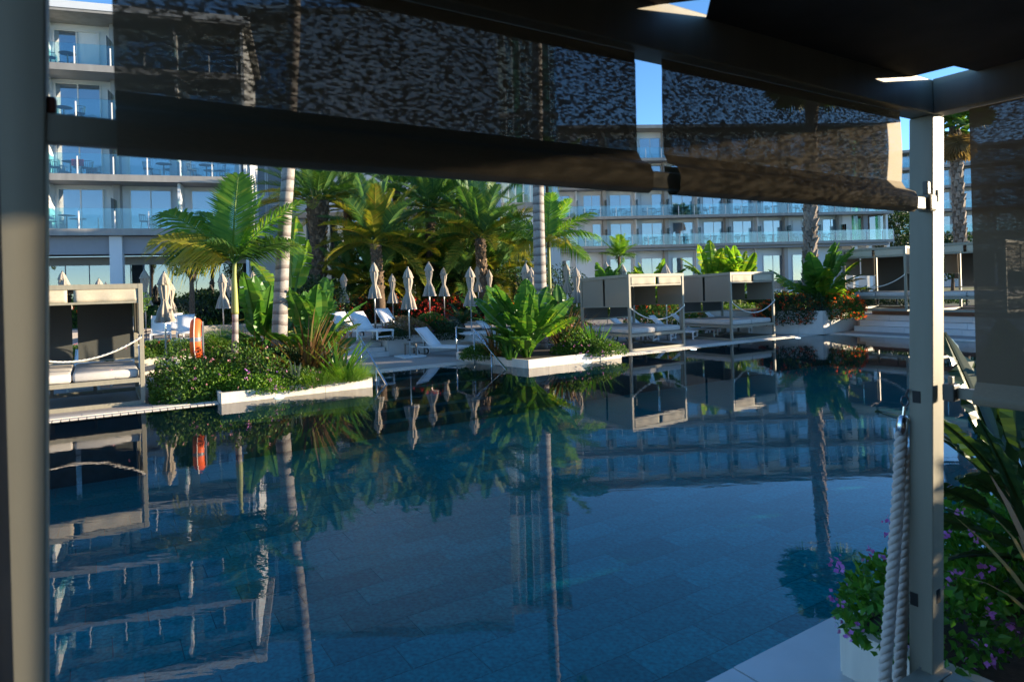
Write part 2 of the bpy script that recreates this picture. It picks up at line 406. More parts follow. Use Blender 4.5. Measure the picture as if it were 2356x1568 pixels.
def bush(name, label, cat, loc, rad, k, size, mat='shrub', flowers=(), seed=1, group=None, aspect=.55, low=-.15, stems=True, inner=.5, amp=.38, hang=0):
    root = thing(name, label, cat, loc, 0, group)
    p, d = bush_pts(k, rad, seed, inner=inner, low=low, amp=amp)
    tag(inst('foliage', cloud_mesh('foliage', mat, p, d, size, aspect, seed=seed, hang=hang), root), kind='stuff')
    for i, (fm, fk, fs) in enumerate(flowers):
        q, e = bush_pts(fk, [r * 1.03 for r in rad], seed, inner=.86, low=low + .05, amp=amp)
        g = np.random.default_rng(seed + i + 50)
        sel = g.permutation(len(q))
        q = np.repeat(q, 5, 0) + g.normal(size=(len(q) * 5, 3)) * fs * .55; e = np.repeat(e, 5, 0)
        tag(inst('blossom', cloud_mesh('blossom', fm, q, e, fs, .9, seed=seed + i), root), kind='stuff')
    if stems:
        mb = MB(); g = random.Random(seed)
        for i in range(7):
            a = g.random() * 6.28; r = g.uniform(.2, .6)
            mb.tube([(0, 0, -rad[2] * .15), (math.cos(a) * rad[0] * r * .5, math.sin(a) * rad[1] * r * .5, rad[2] * .35), (math.cos(a) * rad[0] * r, math.sin(a) * rad[1] * r, rad[2] * .75)], [.02, .014, .006], 5)
        mb.build('stem', 'trunk_brown', root)
    return root
def frond_mesh(name, mat, L=2.4, droop=.9, nl=46, ll=.5, lw=.035, vee=.5, lift=0., ldroop=.35, seed=1, bare=.16, rachis=.022, fwd=.75, tipl=.35):
    """feather leaf: a curved midrib along +X with leaflets down both sides"""
    g = random.Random(seed); mb = MB()
    def pt(t): return Vector((L * (t - .12 * droop * t * t), .03 * math.sin(3 * t + seed), L * (lift * t - .5 * droop * t ** 2.1)))
    N = 9
    mb.tube([pt(i / N) for i in range(N + 1)], [rachis * (1 - .85 * i / N) for i in range(N + 1)], 4)
    for i in range(nl):
        t = bare + (1 - bare) * (i + .5) / nl
        p = pt(t); d = (pt(min(t + .02, 1)) - pt(t - .02)).normalized()
        side = Vector((0, 1, 0)); nn = d.cross(side).normalized() * -1
        if nn.z < 0: nn = -nn
        prof = math.sin(math.pi * min(1, (t - bare) / (1 - bare) * .72 + .22)) ** .7
        for sg in (-1, 1):
            ln = ll * prof * g.uniform(.85, 1.12) * (1 if t < .9 else 1 - (t - .9) / .1 * (1 - tipl) )
            fw = fwd * (.6 + .8 * t)
            dr = (side * sg + d * fw + nn * (vee + g.uniform(-.15, .15))).normalized()
            e = p + dr * ln * .55; tip = p + dr * ln + Vector((0, 0, -ldroop * ln * g.uniform(.6, 1.3)))
            wv = dr.cross(nn).normalized() * lw * .5 if True else 0
            mb.add([p - wv * .5, p + wv * .5, e + wv, e - wv, tip], [(0, 1, 2, 3), (3, 2, 4)])
    return mb.mesh(name, mat)
def fan_mesh(name, mat, r=.8, n=26, stalk=.8, seed=1):
    g = random.Random(seed); mb = MB()
    mb.tube([(0, 0, 0), (stalk * .6, 0, .03), (stalk, 0, 0)], [.02, .015, .012], 4)
    for i in range(n):
        a = R(-125 + 250 * i / (n - 1)); d = Vector((math.cos(a), math.sin(a), .1 * math.cos(2 * a)))
        w = Vector((-d.y, d.x, 0)) * .045; rr_ = r * g.uniform(.85, 1.1)
        p = Vector((stalk, 0, 0)); e = p + d * rr_ * .6; t = p + d * rr_ + Vector((0, 0, -.22 * rr_))
        mb.add([p, e - w, t, e + w], [(0, 1, 2), (0, 2, 3)])
    return mb.mesh(name, mat)
def paddle_mesh(name, mat, L=1.3, wd=.5, pet=1.0, bend=.5, slits=3, seed=1, cup=.18):
    """broad banana-like blade on a long stalk, along +X and bending over"""
    g = random.Random(seed); mb = MB(); T = pet + L
    def pt(s):
        t = s / T; return Vector((T * (t - .18 * bend * t * t), 0, -T * .5 * bend * t ** 2.3))
    mb.tube([pt(T * i / 8) for i in range(9)], [.030 * (1 - .8 * i / 8) + .004 for i in range(9)], 5)
    N = 18; cut = {sg: sorted(g.sample(range(4, N - 1), slits)) for sg in (-1, 1)}
    for sg in (-1, 1):
        prev = None
        for i in range(N + 1):
            u = i / N; s = pet + L * u; p = pt(s); d = (pt(min(s + .02, T)) - pt(s - .02)).normalized()
            w = wd * .5 * (math.sin(math.pi * min(1, u ** .8 * .93 + .06)) ** .62) * (1 - .05 * g.random())
            nn = Vector((-d.z, 0, d.x))
            mid = p + Vector((0, sg * w * .55, 0)) + nn * (cup * w * .8)
            edge = p + Vector((0, sg * w, 0)) + nn * (cup * w * .9 - .10 * w) + Vector((g.uniform(-.01, .01), 0, g.uniform(-.02, .02)))
            row = [p, mid, edge]
            if prev is not None:
                if i in cut[sg]:
                    k = (prev[2] - prev[0]) ; sh = d * (L / N * .55)
                    mb.add([prev[0], row[0], row[1] - sh * .5, prev[1], row[2] - sh * 1.0 + Vector((0, 0, -.06 * wd)), prev[2] + Vector((0, 0, -.08 * wd))], [(0, 1, 2, 3), (3, 2, 4, 5)][::1])
                else:
                    mb.add([prev[0], row[0], row[1], prev[1], row[2], prev[2]], [(0, 1, 2, 3), (3, 2, 4, 5)])
            prev = row
    me = mb.mesh(name, mat); return me
def blades(name, mat, parent, k, L, w, spread=.6, seed=1, loc=(0, 0, 0), bend=.5, rad=.15):
    g = random.Random(seed); mb = MB()
    for i in range(k):
        a = g.random() * 6.283; pitch = g.uniform(.0, 1.0) ** .8 * spread; ln = L * g.uniform(.55, 1.1)
        h = Vector((math.cos(a), math.sin(a), 0)); x = Vector((-h.y, h.x, 0)) * w * g.uniform(.6, 1.2) * .5
        b0 = Vector(loc) + h * rad * g.random(); bd = bend * g.uniform(.3, 1.3)
        rows = []
        for j in range(5):
            t = j / 4; ang = pitch + bd * t * t
            p = b0 + h * ln * (math.sin(pitch) * t + bd * .45 * t ** 2.4) + UP * ln * (math.cos(pitch) * t - bd * .22 * t ** 2.6)
            ww = (1 - .15 * j) if j < 4 else 0.04
            rows.append((p - x * ww, p + x * ww))
        for j in range(4): mb.add([rows[j][0], rows[j][1], rows[j + 1][1], rows[j + 1][0]], [(0, 1, 2, 3)])
    o = mb.build(name, mat, parent); tag(o, kind='stuff'); return o

# ------------------------------------------------------------------ ground, terraces, pool
def stq(mb, s0, s1, t0, t1, z0, z1):
    c = P((s0 + s1) / 2, (t0 + t1) / 2, (z0 + z1) / 2); mb.box(c, (abs(s1 - s0), abs(t1 - t0), z1 - z0), RZ); return mb
NEAR_T = 12.82
mb = MB()
inn = [P(0, -2.1, -.03), P(42, -2.1, -.03), P(42, NEAR_T, -.03), P(0, NEAR_T, -.03)]
out = [P(-500, -700, -.03), P(600, -700, -.03), P(600, 500, -.03), P(-500, 500, -.03)]
mb.add(inn + out, [(i, (i + 1) % 4, 4 + (i + 1) % 4, 4 + i) for i in range(4)])
struct(mb.build('ground', 'earth'))
mb = MB()
stq(mb, -9, 14.9, -16, -.53, -.5, .02); stq(mb, 14.905, 19.1, -16, -2.25, -.5, .02); stq(mb, 19.105, 42, -16, .07, -.5, .02)
stq(mb, -9, -.52, -.525, NEAR_T + 9, -.5, .02)
struct(mb.build('pool_deck', 'deck'))
mb = MB(); stq(mb, -.51, 42, NEAR_T + .62, NEAR_T + 14, -.5, .018)
struct(mb.build('near_deck', 'coping_wet'))
# raised garden terrace at the back left and the higher garden behind it
mb = MB(); stq(mb, 9.2, 46, -16, -7.0, .021, .6); stq(mb, 9.5, 46, -70, -15.9, .021, .9)
struct(mb.build('garden_terrace', 'deck'))
mb = MB(); stq(mb, -60, 9.19, -70, -16.2, -.02, .75); stq(mb, 9.6, 60, -72, -22, .902, 1.3)
struct(mb.build('garden_bed', 'earth'))

water = MB(); water.add([P(-.02, -1.75), P(42, -1.75), P(42, NEAR_T), P(-.02, NEAR_T)], [(0, 1, 2, 3)])
struct(water.build('pool_water', 'pool_water'))
DEPTH = -1.25
floor = MB(); floor.add([P(-.1, -2.1, DEPTH), P(42, -2.1, DEPTH), P(42, NEAR_T + .1, DEPTH), P(-.1, NEAR_T + .1, DEPTH)], [(0, 1, 2, 3)])
pool_floor = struct(floor.build('pool_floor', 'grout'))
tl, tw = .93, .47
tile_me = MB().box((0, 0, 0), (tl - .008, tw - .008, .02)).mesh('floor_tile', 'slate')
tiles = []
for j in range(int(15 / tw)):
    off = (j * .37) % 1 * tl
    for i in range(-1, int(40 / tl)):
        c = P(off + (i + .5) * tl, -2.0 + (j + .5) * tw, DEPTH + .011 + .002 * random.random()); tiles.append(c)
cen = Vector((1.2, 7.5))
tiles.sort(key=lambda c: (Vector(((c.x - cen.x) * 1.25, c.y - cen.y))).length)
for c in tiles[:290]: inst('floor_tile', tile_me, pool_floor, c, (0, 0, RZ))
mb = MB()
for c in tiles[290:]:
    mb.box(c, (tl - .008, tw - .008, .02), RZ)
tag(mb.build('floor_tiles_far', 'slate', pool_floor), kind='stuff')
pw = MB()
stq(pw, -.35, -.02, -.5, NEAR_T, DEPTH - .1, -.012); stq(pw, -.35, 14.9, -.5, -.02, DEPTH - .1, -.013)
stq(pw, 14.9, 19.1, -2.2, -1.75, DEPTH - .1, -.014); stq(pw, 19.1, 42, -.5, .58, DEPTH - .1, -.015)
stq(pw, -.35, 42, NEAR_T + .02, NEAR_T + .5, DEPTH - .1, -.016); stq(pw, 42, 42.4, -2, NEAR_T, DEPTH - .1, -.012)
struct(pw.build('pool_wall', 'pool_wall_tile'))
st_root = tag(bpy.data.objects.new('pool_steps', None), kind='structure'); col.objects.link(st_root)
for k in range(5):
    stq(MB(), 14.64, 19.12, -1.74, -1.25 + k * .38, DEPTH, -.18 - .2 * k).build('step', 'pool_wall_tile', st_root)

cop = tag(bpy.data.objects.new('pool_coping', None), kind='structure'); col.objects.link(cop)
ct = MB().box((0, 0, 0), (.595, .28, .05)).mesh('coping_tile', 'coping')
gb = MB().box((0, 0, 0), (.118, .20, .035)).mesh('grate_bar', 'coping')
def coping_run(s0, s1, te, name=''):
    n_ = max(1, round((s1 - s0) / .6)); w_ = (s1 - s0) / n_
    for i in range(n_): inst('coping_tile', ct, cop, P(s0 + (i + .5) * w_, te - .38, .004 + .002 * (i % 2)), (0, 0, RZ), (w_ / .6, 1, 1))
    n_ = int((s1 - s0) / .135); w_ = (s1 - s0) / n_
    for i in range(n_): inst('grate_bar', gb, cop, P(s0 + (i + .5) * w_, te - .12, -.002), (0, 0, RZ))
coping_run(0.0, 11.1, 0.0); coping_run(14.95, 19.05, -1.73); coping_run(22.5, 28.5, .6)
stq(MB(), 28.5, 42, .08, .58, -.02, .02).build('coping_tile', 'coping', cop)
for i in range(16): inst('coping_tile', ct, cop, P(-.22, -.3 + .62 * (i + .5), .005), (0, 0, RZ + math.pi / 2), (1.03, 1.5, 1))
# slots in the grate show a dark gutter below
gt = MB(); stq(gt, 0, 11.1, -.24, -.01, -.06, -.03); stq(gt, 14.95, 19.05, -1.97, -1.74, -.06, -.03); stq(gt, 22.5, 28.5, .36, .59, -.06, -.03)
gt.build('gutter', 'slot_black', cop)
nct = MB().box((0, 0, 0), (.99, .585, .06)).mesh('near_coping_tile', 'coping_wet')
for i in range(12): inst('near_coping_tile', nct, cop, P(16 + i * 1.0, NEAR_T + .31, -.008 + .0015 * (i % 3)), (0, 0, RZ))
for i in range(12): inst('near_coping_tile', nct, cop, P(16.4 + i * 1.0, NEAR_T + .91, -.006 + .0015 * (i % 2)), (0, 0, RZ))
lens = MB().lathe([(.001, .0), (.09, .0), (.10, -.01), (.10, -.03)], 16).mesh('white_disc', 'disc_glow')  # white discs with a faint glow, set just above the water
for k, (s_, t_) in enumerate(((21.3, .62), (12.6, .5), (7.9, .25), (2.2, .25))):
    o = inst('white_disc', lens, None, P(s_, t_, .018)); tag(o, ('round white disc in front of the left planter wall', 'round white disc in front of the middle planter', 'round white disc before the daybed cabanas', 'round white disc nearest the far corner of the pool')[k], 'pool light', 'white discs along the far edge')

# ------------------------------------------------------------------ planters, stairs, handrails
def edge_tiles(root, p, q, z0, z1, step, mat, thick=.022, name='wall_tile', rows=1):
    d = (q - p); L_ = d.length; d.normalize(); nrm = Vector((d.y, -d.x, 0)); n_ = max(1, round(L_ / step)); w_ = L_ / n_
    h_ = (z1 - z0) / rows
    me = MB().box((0, 0, 0), (w_ - .007, thick, h_ - .006)).mesh(name, mat)
    for r_ in range(rows):
        for i in range(n_):
            c = p + d * ((i + .5) * w_) + nrm * (thick / 2 + .002 * (i % 2)); c.z = z0 + (r_ + .5) * h_
            inst(name, me, root, c - root.location, (0, 0, math.atan2(d.y, d.x)))
def planter(name, label, pts, z0, z1, mat='stone', step=.75, rows=1, group=None, soil=True):
    c = sum(pts, Vector()) / len(pts); c.z = z0
    if sum((pts[i].x * pts[(i + 1) % len(pts)].y - pts[(i + 1) % len(pts)].x * pts[i].y) for i in range(len(pts))) < 0: pts = pts[::-1]
    root = thing(name, label, 'planter', c, 0, group)
    MB().prism(pts, z0, z1 - .06).build('core', 'grout', root, off=True)
    for i in range(len(pts)): edge_tiles(root, pts[i].copy(), pts[(i + 1) % len(pts)].copy(), max(z0, -.4), z1, step, mat, rows=rows)
    ins = [p + (c - p).normalized() * .09 for p in pts]
    rim = MB()
    for i in range(len(pts)):
        j = (i + 1) % len(pts)
        rim.add([Vector((pts[i].x, pts[i].y, z1 - .003)), Vector((pts[j].x, pts[j].y, z1 - .003)), Vector((ins[j].x, ins[j].y, z1 - .003)), Vector((ins[i].x, ins[i].y, z1 - .003))], [(0, 1, 2, 3)])
    rim.build('rim', mat, root, off=True)
    MB().prism([p + (c - p).normalized() * .1 for p in pts], z1 - .2, z1 - .03).build('soil', 'soil', root, off=True)
    return root
planter('planter_wall', 'low white tiled planter in the pool holding the lantana and the banded palm', [P(22.47, .62), P(19.2, .62), P(19.12, -2.9), P(23.6, -2.9), P(23.2, -.45), P(22.47, -.45)], -.5, .23, 'stone', 1.1)
planter('planter_wall', 'low white tiled planter jutting into the pool beside the middle handrail', [P(14.63, .42), P(11.17, .34), P(11.0, -3.0), P(15.05, -3.0), P(15.12, -2.2)], -.5, .24, 'stone', .75)
p3 = [G(1727, 768.7), G(1894, 770), G(1970, 758)]
p3.append(p3[2] + B * 3.2 - A * .4); p3.append(p3[0] + B * 2.2)
planter('planter_wall', 'tall pale planter with orange flowers at the far pool corner', p3, .02, .95, 'stone_grey', .8)
planter('planter_wall', 'grey planter wall right of the small stairs, bristling with shrubs', [P(16.25, -5.75), P(10.5, -5.75), P(10.5, -7.0), P(16.25, -7.0)], .02, .66, 'stone_grey', .9)
planter('planter_wall', 'long low planter wall behind the left loungers', [P(34, -6.2), P(18.0, -6.2), P(18.0, -7.0), P(34, -7.0)], .02, .55, 'stone', 1.2)
def stair(name, label, p, d, width, n_, rise, run, back, z0=.02, tn=4, mat='step_stone'):
    """d along the step, back the way it climbs"""
    root = thing(name, label, 'stairs', p)
    for k in range(n_):
        st_ = MB(); c = p + d * width / 2 + back * (run * (k + .5) + (n_ - k - 1) * run / 2)
        dep = run * (n_ - k)
        st_.box((c.x, c.y, z0 + rise * k + rise / 2 - .012), (width, dep, rise - .026), math.atan2(d.y, d.x))
        so = st_.build('step', 'grout', root, off=True)
        w_ = width / tn
        me = MB().box((0, 0, 0), (w_ - .008, .02, rise - .03)).mesh('riser_tile', mat)
        m2 = MB().box((0, 0, 0), (w_ - .008, run + .02, .025)).mesh('tread_tile', mat)
        for i in range(tn):
            f_ = p + d * ((i + .5) * w_ + (.3 * w_ if k % 2 and 0 else 0)) + back * (run * k)
            q_ = Vector((f_.x, f_.y, z0 + rise * k + rise / 2 - .012)) - back * .011
            inst('riser_tile', me, so, q_ - root.location, (0, 0, math.atan2(d.y, d.x)))
            q_ = Vector((f_.x, f_.y, z0 + rise * (k + 1) - .012)) + back * (run / 2 - .015)
            inst('tread_tile', m2, so, q_ - root.location, (0, 0, math.atan2(d.y, d.x)))
    return root
stair('stairs', 'short flight of pale stone stairs beside the left garden', P(18.15, -5.55, .02), A, 1.85, 4, .145, .36, B)
ps = G(1966, 761, .02)
stair('stairs', 'wide pale stone stairs at the far end of the pool', ps, -B, 9.0, 3, .21, .42, A, tn=9)
mb = MB(); c = ps + A * (1.27 + 4) - B * 4.5 + UP * .42; mb.box((c.x, c.y, .32), (8, 11, .62), RZ)
struct(mb.build('upper_platform', 'deck'))
wp = thing('wooden_platform', 'brown timber deck edge under the far cabana', 'platform', ps + A * 1.3)
for k in range(3):
    c = ps + A * (1.5 + .002 * k) - B * 4.5; MB().box((c.x, c.y, .665 + .075 * k), (.3, 9, .068), RZ).build('board', 'wood', wp, off=True)
c = ps + A * 3.6 - B * 4.5; MB().box((c.x, c.y, .76), (3.8, 9, .2), RZ).build('platform_top', 'wood', wp, off=True)
PLAT = .865

def handrail(label, pts, posts, flat=None):
    root = thing('handrail', label, 'handrail', Vector((posts[0][0].x, posts[0][0].y, 0)))
    MB().bar(pts[0], pts[1], .05, .03).build('rail', 'steel', root, off=True, bevel=.006)
    if flat: MB().bar(flat[0], flat[1], .05, .03).build('top_rail', 'steel', root, off=True)
    for a_, b_ in posts: MB().tube([a_, b_], .022, 10).build('post', 'steel', root, off=True, smooth=True)
    return root
a_ = D(826, 772, 17.6); b_ = G(890, 884, .0)
def on(a, b, k): return a + (b - a) * k
q1, q2 = on(a_, b_, .06), on(a_, b_, .62)
handrail('steel handrail running into the pool beside the left planter', (a_, b_ - UP * .02), [(Vector((q1.x, q1.y, -.1)), q1), (Vector((q2.x, q2.y, -.9)), q2)])
a_ = D(1089, 757, 19.6); b_ = G(1166, 850, .0); e_ = D(1049, 752, 20.9)
q1, q2 = on(a_, b_, .02), on(a_, b_, .56)
handrail('steel handrail with a squared top entering the pool by the middle planter', (a_, b_ - UP * .02), [(Vector((q1.x, q1.y, -.6)), q1), (Vector((q2.x, q2.y, -.9)), q2), (Vector((e_.x, e_.y, 0)), e_)], (a_, e_))

# ------------------------------------------------------------------ the cabana the picture is taken from
PR = D(2145, 245, 2.70); PR.z = 0
cab = thing('poolside_cabana', 'dark mesh shaded cabana framing the view, seen from inside', 'cabana', Vector((PR.x, PR.y, .56)), RZ)
Z0 = .56
def cb(mb_, x0, x1, y0, y1, z0, z1): return mb_.box(((x0 + x1) / 2, (y0 + y1) / 2, (z0 + z1) / 2 - Z0), (x1 - x0, y1 - y0, z1 - z0))
SH = math.tan(ROLL)
def lean(mb_, zr):   # the frame is a touch out of plumb
    mb_.v = [(x + SH * (z + Z0 - zr) * A.x, y - SH * (z + Z0 - zr) * A.y, z) for x, y, z in mb_.v]; return mb_
pw_ = .094
lean(cb(MB(), 0, pw_, 0, pw_, .565, 2.956), 2.9).build('post', 'frame', cab, bevel=.004)
LPX = W(106, 687, PR, A)[1]
lean(cb(MB(), LPX - pw_, LPX, 0.001, pw_, .565, 2.956), 2.3).build('post', 'frame', cab, bevel=.004)
for x_ in (0, LPX - pw_): cb(MB(), x_, x_ + pw_, -3.1, -3.1 + pw_, .565, 2.956).build('post', 'frame', cab, bevel=.004)
cb(MB(), LPX - pw_, pw_ + .002, -.001, pw_ + .002, 2.958, 3.10).build('top_beam', 'frame', cab, bevel=.004)
cb(MB(), 0.001, pw_, -3.1, -.003, 2.959, 3.101).build('top_beam', 'frame', cab, bevel=.004)
cb(MB(), LPX - pw_, LPX, -3.1, -.003, 2.959, 3.101).build('top_beam', 'frame', cab, bevel=.004)
cb(MB(), LPX + .002, -.002, -3.1, -3.1 + pw_, 2.958, 3.10).build('top_beam', 'frame', cab, bevel=.004)
cb(MB(), LPX - pw_ - .1, pw_ - .055, .001, pw_ - .001, .562, .645).build('base_rail', 'frame', cab, bevel=.004)
cb(MB(), -.055, pw_ - .056, -3.1, -.004, .562, .646).build('base_rail', 'frame', cab, bevel=.004)
# cloth roof in two panels, laced at the corners so that slits of sky show
def roof_panel(pts):
    mb_ = MB(); mb_.v = [(x, y, 3.088 - Z0) for x, y in pts]; mb_.f = [tuple(range(len(pts)))]
    mb_.build('roof_panel', 'roof_cloth', cab, thick=.004)
roof_panel([(-.165, .02), (-.155, -.15), (.03, -.165), (.03, -3.05), (-1.455, -3.05), (-1.455, -.10), (-1.34, .02)])
roof_panel([(-1.58, .02), (-1.462, -.10), (-1.462, -3.05), (LPX - .03, -3.05), (LPX - .03, .02)])
def hung(x0, x1, prof, name, mat, along='x', off=0., nu=14, wav=.004, seed=0.):
    """cloth strip following a profile of (inward, height) points"""
    k = len(prof) - 1; mb_ = MB()
    def fn(u, v):
        i = min(int(v * k + 1e-6), k - 1); t = v * k - i
        y_ = prof[i][0] * (1 - t) + prof[i + 1][0] * t; z_ = prof[i][1] * (1 - t) + prof[i + 1][1] * t - Z0
        y_ += wav * math.sin(u * 9 + seed) * math.sin(math.pi * v)
        x_ = x0 + (x1 - x0) * u
        return (x_, y_ + off, z_) if along == 'x' else (off - y_, x_, z_)
    mb_.sheet(fn, nu, k * 3)
    return mb_.build(name, mat, cab, smooth=True)
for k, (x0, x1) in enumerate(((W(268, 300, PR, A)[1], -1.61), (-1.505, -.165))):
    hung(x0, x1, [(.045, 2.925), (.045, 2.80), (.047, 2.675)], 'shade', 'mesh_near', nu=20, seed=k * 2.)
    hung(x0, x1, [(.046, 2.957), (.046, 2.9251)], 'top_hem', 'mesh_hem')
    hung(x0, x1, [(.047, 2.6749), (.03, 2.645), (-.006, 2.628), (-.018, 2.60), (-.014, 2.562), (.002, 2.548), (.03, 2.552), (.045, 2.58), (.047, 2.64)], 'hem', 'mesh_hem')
cb(MB(), LPX + .002, -.045, .001, .03, 2.562, 2.612).build('shade_bar', 'frame', cab, bevel=.004)
cb(MB(), -.06, -.002, -.012, .045, 2.555, 2.625).build('bracket', 'frame', cab, bevel=.01)
cb(MB(), -.042, -.018, .006, .028, 2.626, 2.68).build('bracket_pin', 'frame_dark', cab, bevel=.004)
cb(MB(), LPX + .004, LPX + .022, .006, .026, 2.6125, 2.642).build('bracket_pin', 'red_cap', cab, bevel=.006)
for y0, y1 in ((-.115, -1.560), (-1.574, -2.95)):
    hung(min(y0, -.5), y1, [(-.05, 1.76), (-.05, 1.2), (-.05, .7)], 'light_block_shade', 'mesh_side', 'y', 0, nu=10)  # unseen lower panels, added to cut the light on the left post
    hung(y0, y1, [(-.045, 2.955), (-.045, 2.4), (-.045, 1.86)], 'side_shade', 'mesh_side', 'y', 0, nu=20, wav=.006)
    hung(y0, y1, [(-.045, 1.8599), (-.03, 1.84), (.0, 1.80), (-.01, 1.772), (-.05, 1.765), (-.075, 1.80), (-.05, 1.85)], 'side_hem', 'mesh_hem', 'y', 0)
for y0, y1 in ((-1.48, -1.561), (-1.573, -1.66)):
    hung(y0, y1, [(-.047, 2.955), (-.047, 2.4), (-.047, .7)], 'light_block_hem', 'mesh_hem', 'y', 0, nu=3)  # opaque strips added so only a sliver of sun passes the gap
cb(MB(), .028, .058, -2.98, -.012, 1.785, 1.83).build('side_bar', 'frame', cab, bevel=.004)
cb(MB(), .004, .06, -.05, -.0035, 1.775, 1.845).build('bracket', 'frame_dark', cab, bevel=.006)
cb(MB(), .024, .044, -.036, -.018, 1.846, 1.875).build('bracket_pin', 'frame', cab, bevel=.003)
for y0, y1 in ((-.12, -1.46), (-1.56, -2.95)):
    hung(y0, y1, [(-.045, 2.955), (-.045, 2.0), (-.045, .66)], 'light_block_side', 'roof_cloth', 'y', LPX - .09, nu=10)  # unseen closed cloth on the left, added to darken the inside
hung(LPX + .05, -.06, [(-3.05, 2.955), (-3.05, 2.4), (-3.05, .66)], 'light_block_back', 'roof_cloth', nu=10)  # unseen back sheet, added to keep light out of the cabana
def slot(px, pv, hw, hh, face):
    """dark rectangular bracket hole in a post face"""
    if face == 'x':
        p_, s_ = W(px, pv, PR, -B); z_ = p_.z; x_ = SH * (z_ - 2.9) * A.x
        MB().box((x_ - .0005, -s_ , z_ - Z0), (.003, hw, hh)).build('bracket_hole', 'slot_black', cab, bevel=.001)
    else:
        p_, s_ = W(px, pv, PR, A); z_ = p_.z
        MB().box((s_, -.0005, z_ - Z0), (hw, .003, hh)).build('bracket_hole', 'slot_black', cab, bevel=.001)
for (u_, v_) in ((2098, 1497), (2132, 1525)):
    p_, s_ = W(u_, v_, PR, -B); MB().tube([(SH * (p_.z - 2.9) * A.x + .001, -s_, p_.z - Z0), (SH * (p_.z - 2.9) * A.x - .002, -s_, p_.z - Z0)], .0055, 10).build('screw', 'steel', cab)
slot(2116, 911, .032, .05, 'x'); slot(2116, 1370, .032, .055, 'x')
slot(2159, 1370, .03, .055, 'y'); slot(2160, 450, .022, .05, 'y'); slot(46, 283, .021, .05, 'y')
plat = MB(); c = PR + A * (-1.72) - B * 1.55; plat.box((c.x, c.y, .29), (3.3, 3.5, .53), RZ)
struct(plat.build('cabana_platform', 'wood'))

# rope unhooked from the left post, hanging doubled at the right post
rp_ = thing('hanging_rope', 'thick twisted cream rope hanging down the right cabana post', 'rope', D(2060, 1200, 2.78))
def twist(path, rad, sr_, pitch, nm, par, mat):
    pts = [Vector(p) for p in path]; tot = [0]
    for i in range(1, len(pts)): tot.append(tot[-1] + (pts[i] - pts[i - 1]).length)
    n_ = int(tot[-1] / (pitch / 13))
    for k in range(3):
        ctr = []
        for i in range(n_ + 1):
            s_ = tot[-1] * i / n_; j = 0
            while j < len(tot) - 2 and tot[j + 1] < s_: j += 1
            t_ = (s_ - tot[j]) / max(1e-6, tot[j + 1] - tot[j]); c_ = pts[j].lerp(pts[j + 1], t_)
            d_ = (pts[j + 1] - pts[j]).normalized(); x_ = d_.cross(Vector((.3, 1, .2))).normalized(); y_ = d_.cross(x_)
            a__ = 2 * math.pi * (s_ / pitch + k / 3)
            ctr.append(c_ + (x_ * math.cos(a__) + y_ * math.sin(a__)) * rad)
        MB().tube(ctr, sr_, 7).build(nm, mat, par, smooth=True, off=True)
zd = 2.79
path1 = [D(2074, 992, zd), D(2070, 1080, zd), D(2064, 1180, zd - .01), D(2055, 1300, zd - .02), D(2046, 1420, zd - .03), D(2037, 1530, zd - .04), D(2030, 1680, zd - .05)]
path2 = [D(2084, 1030, zd + .05), D(2086, 1100, zd + .05), D(2082, 1200, zd + .05), D(2079, 1300, zd + .04), D(2075, 1420, zd + .03), D(2070, 1560, zd), D(2064, 1680, zd)]
twist(path1, .0125, .0145, .105, 'rope_strand', rp_, 'rope'); twist(path2, .0125, .0145, .105, 'rope_strand', rp_, 'rope')
tp_, bt_ = D(2079, 955, zd), D(2074, 1000, zd)
MB().tube([bt_, on(bt_, tp_, .5), on(bt_, tp_, .85), tp_], [.024, .024, .022, .012], 16).build('end_fitting', 'steel', rp_, smooth=True, off=True)
MB().tube([tp_, on(bt_, tp_, 1.45)], .007, 8).build('eye_bolt', 'steel', rp_, off=True)
tp2 = D(2082, 922, zd)
MB().tube([tp2 + Vector((math.cos(a) * .016, 0, math.sin(a) * .022)) for a in [i * math.pi / 6 for i in range(13)]], .004, 6, False).build('shackle', 'steel_dark', rp_, smooth=True, off=True)
MB().tube([tp2 + Vector((.004, 0, .02)), D(2090, 895, zd - .02)], .005, 6).build('hook', 'steel_dark', rp_, off=True)

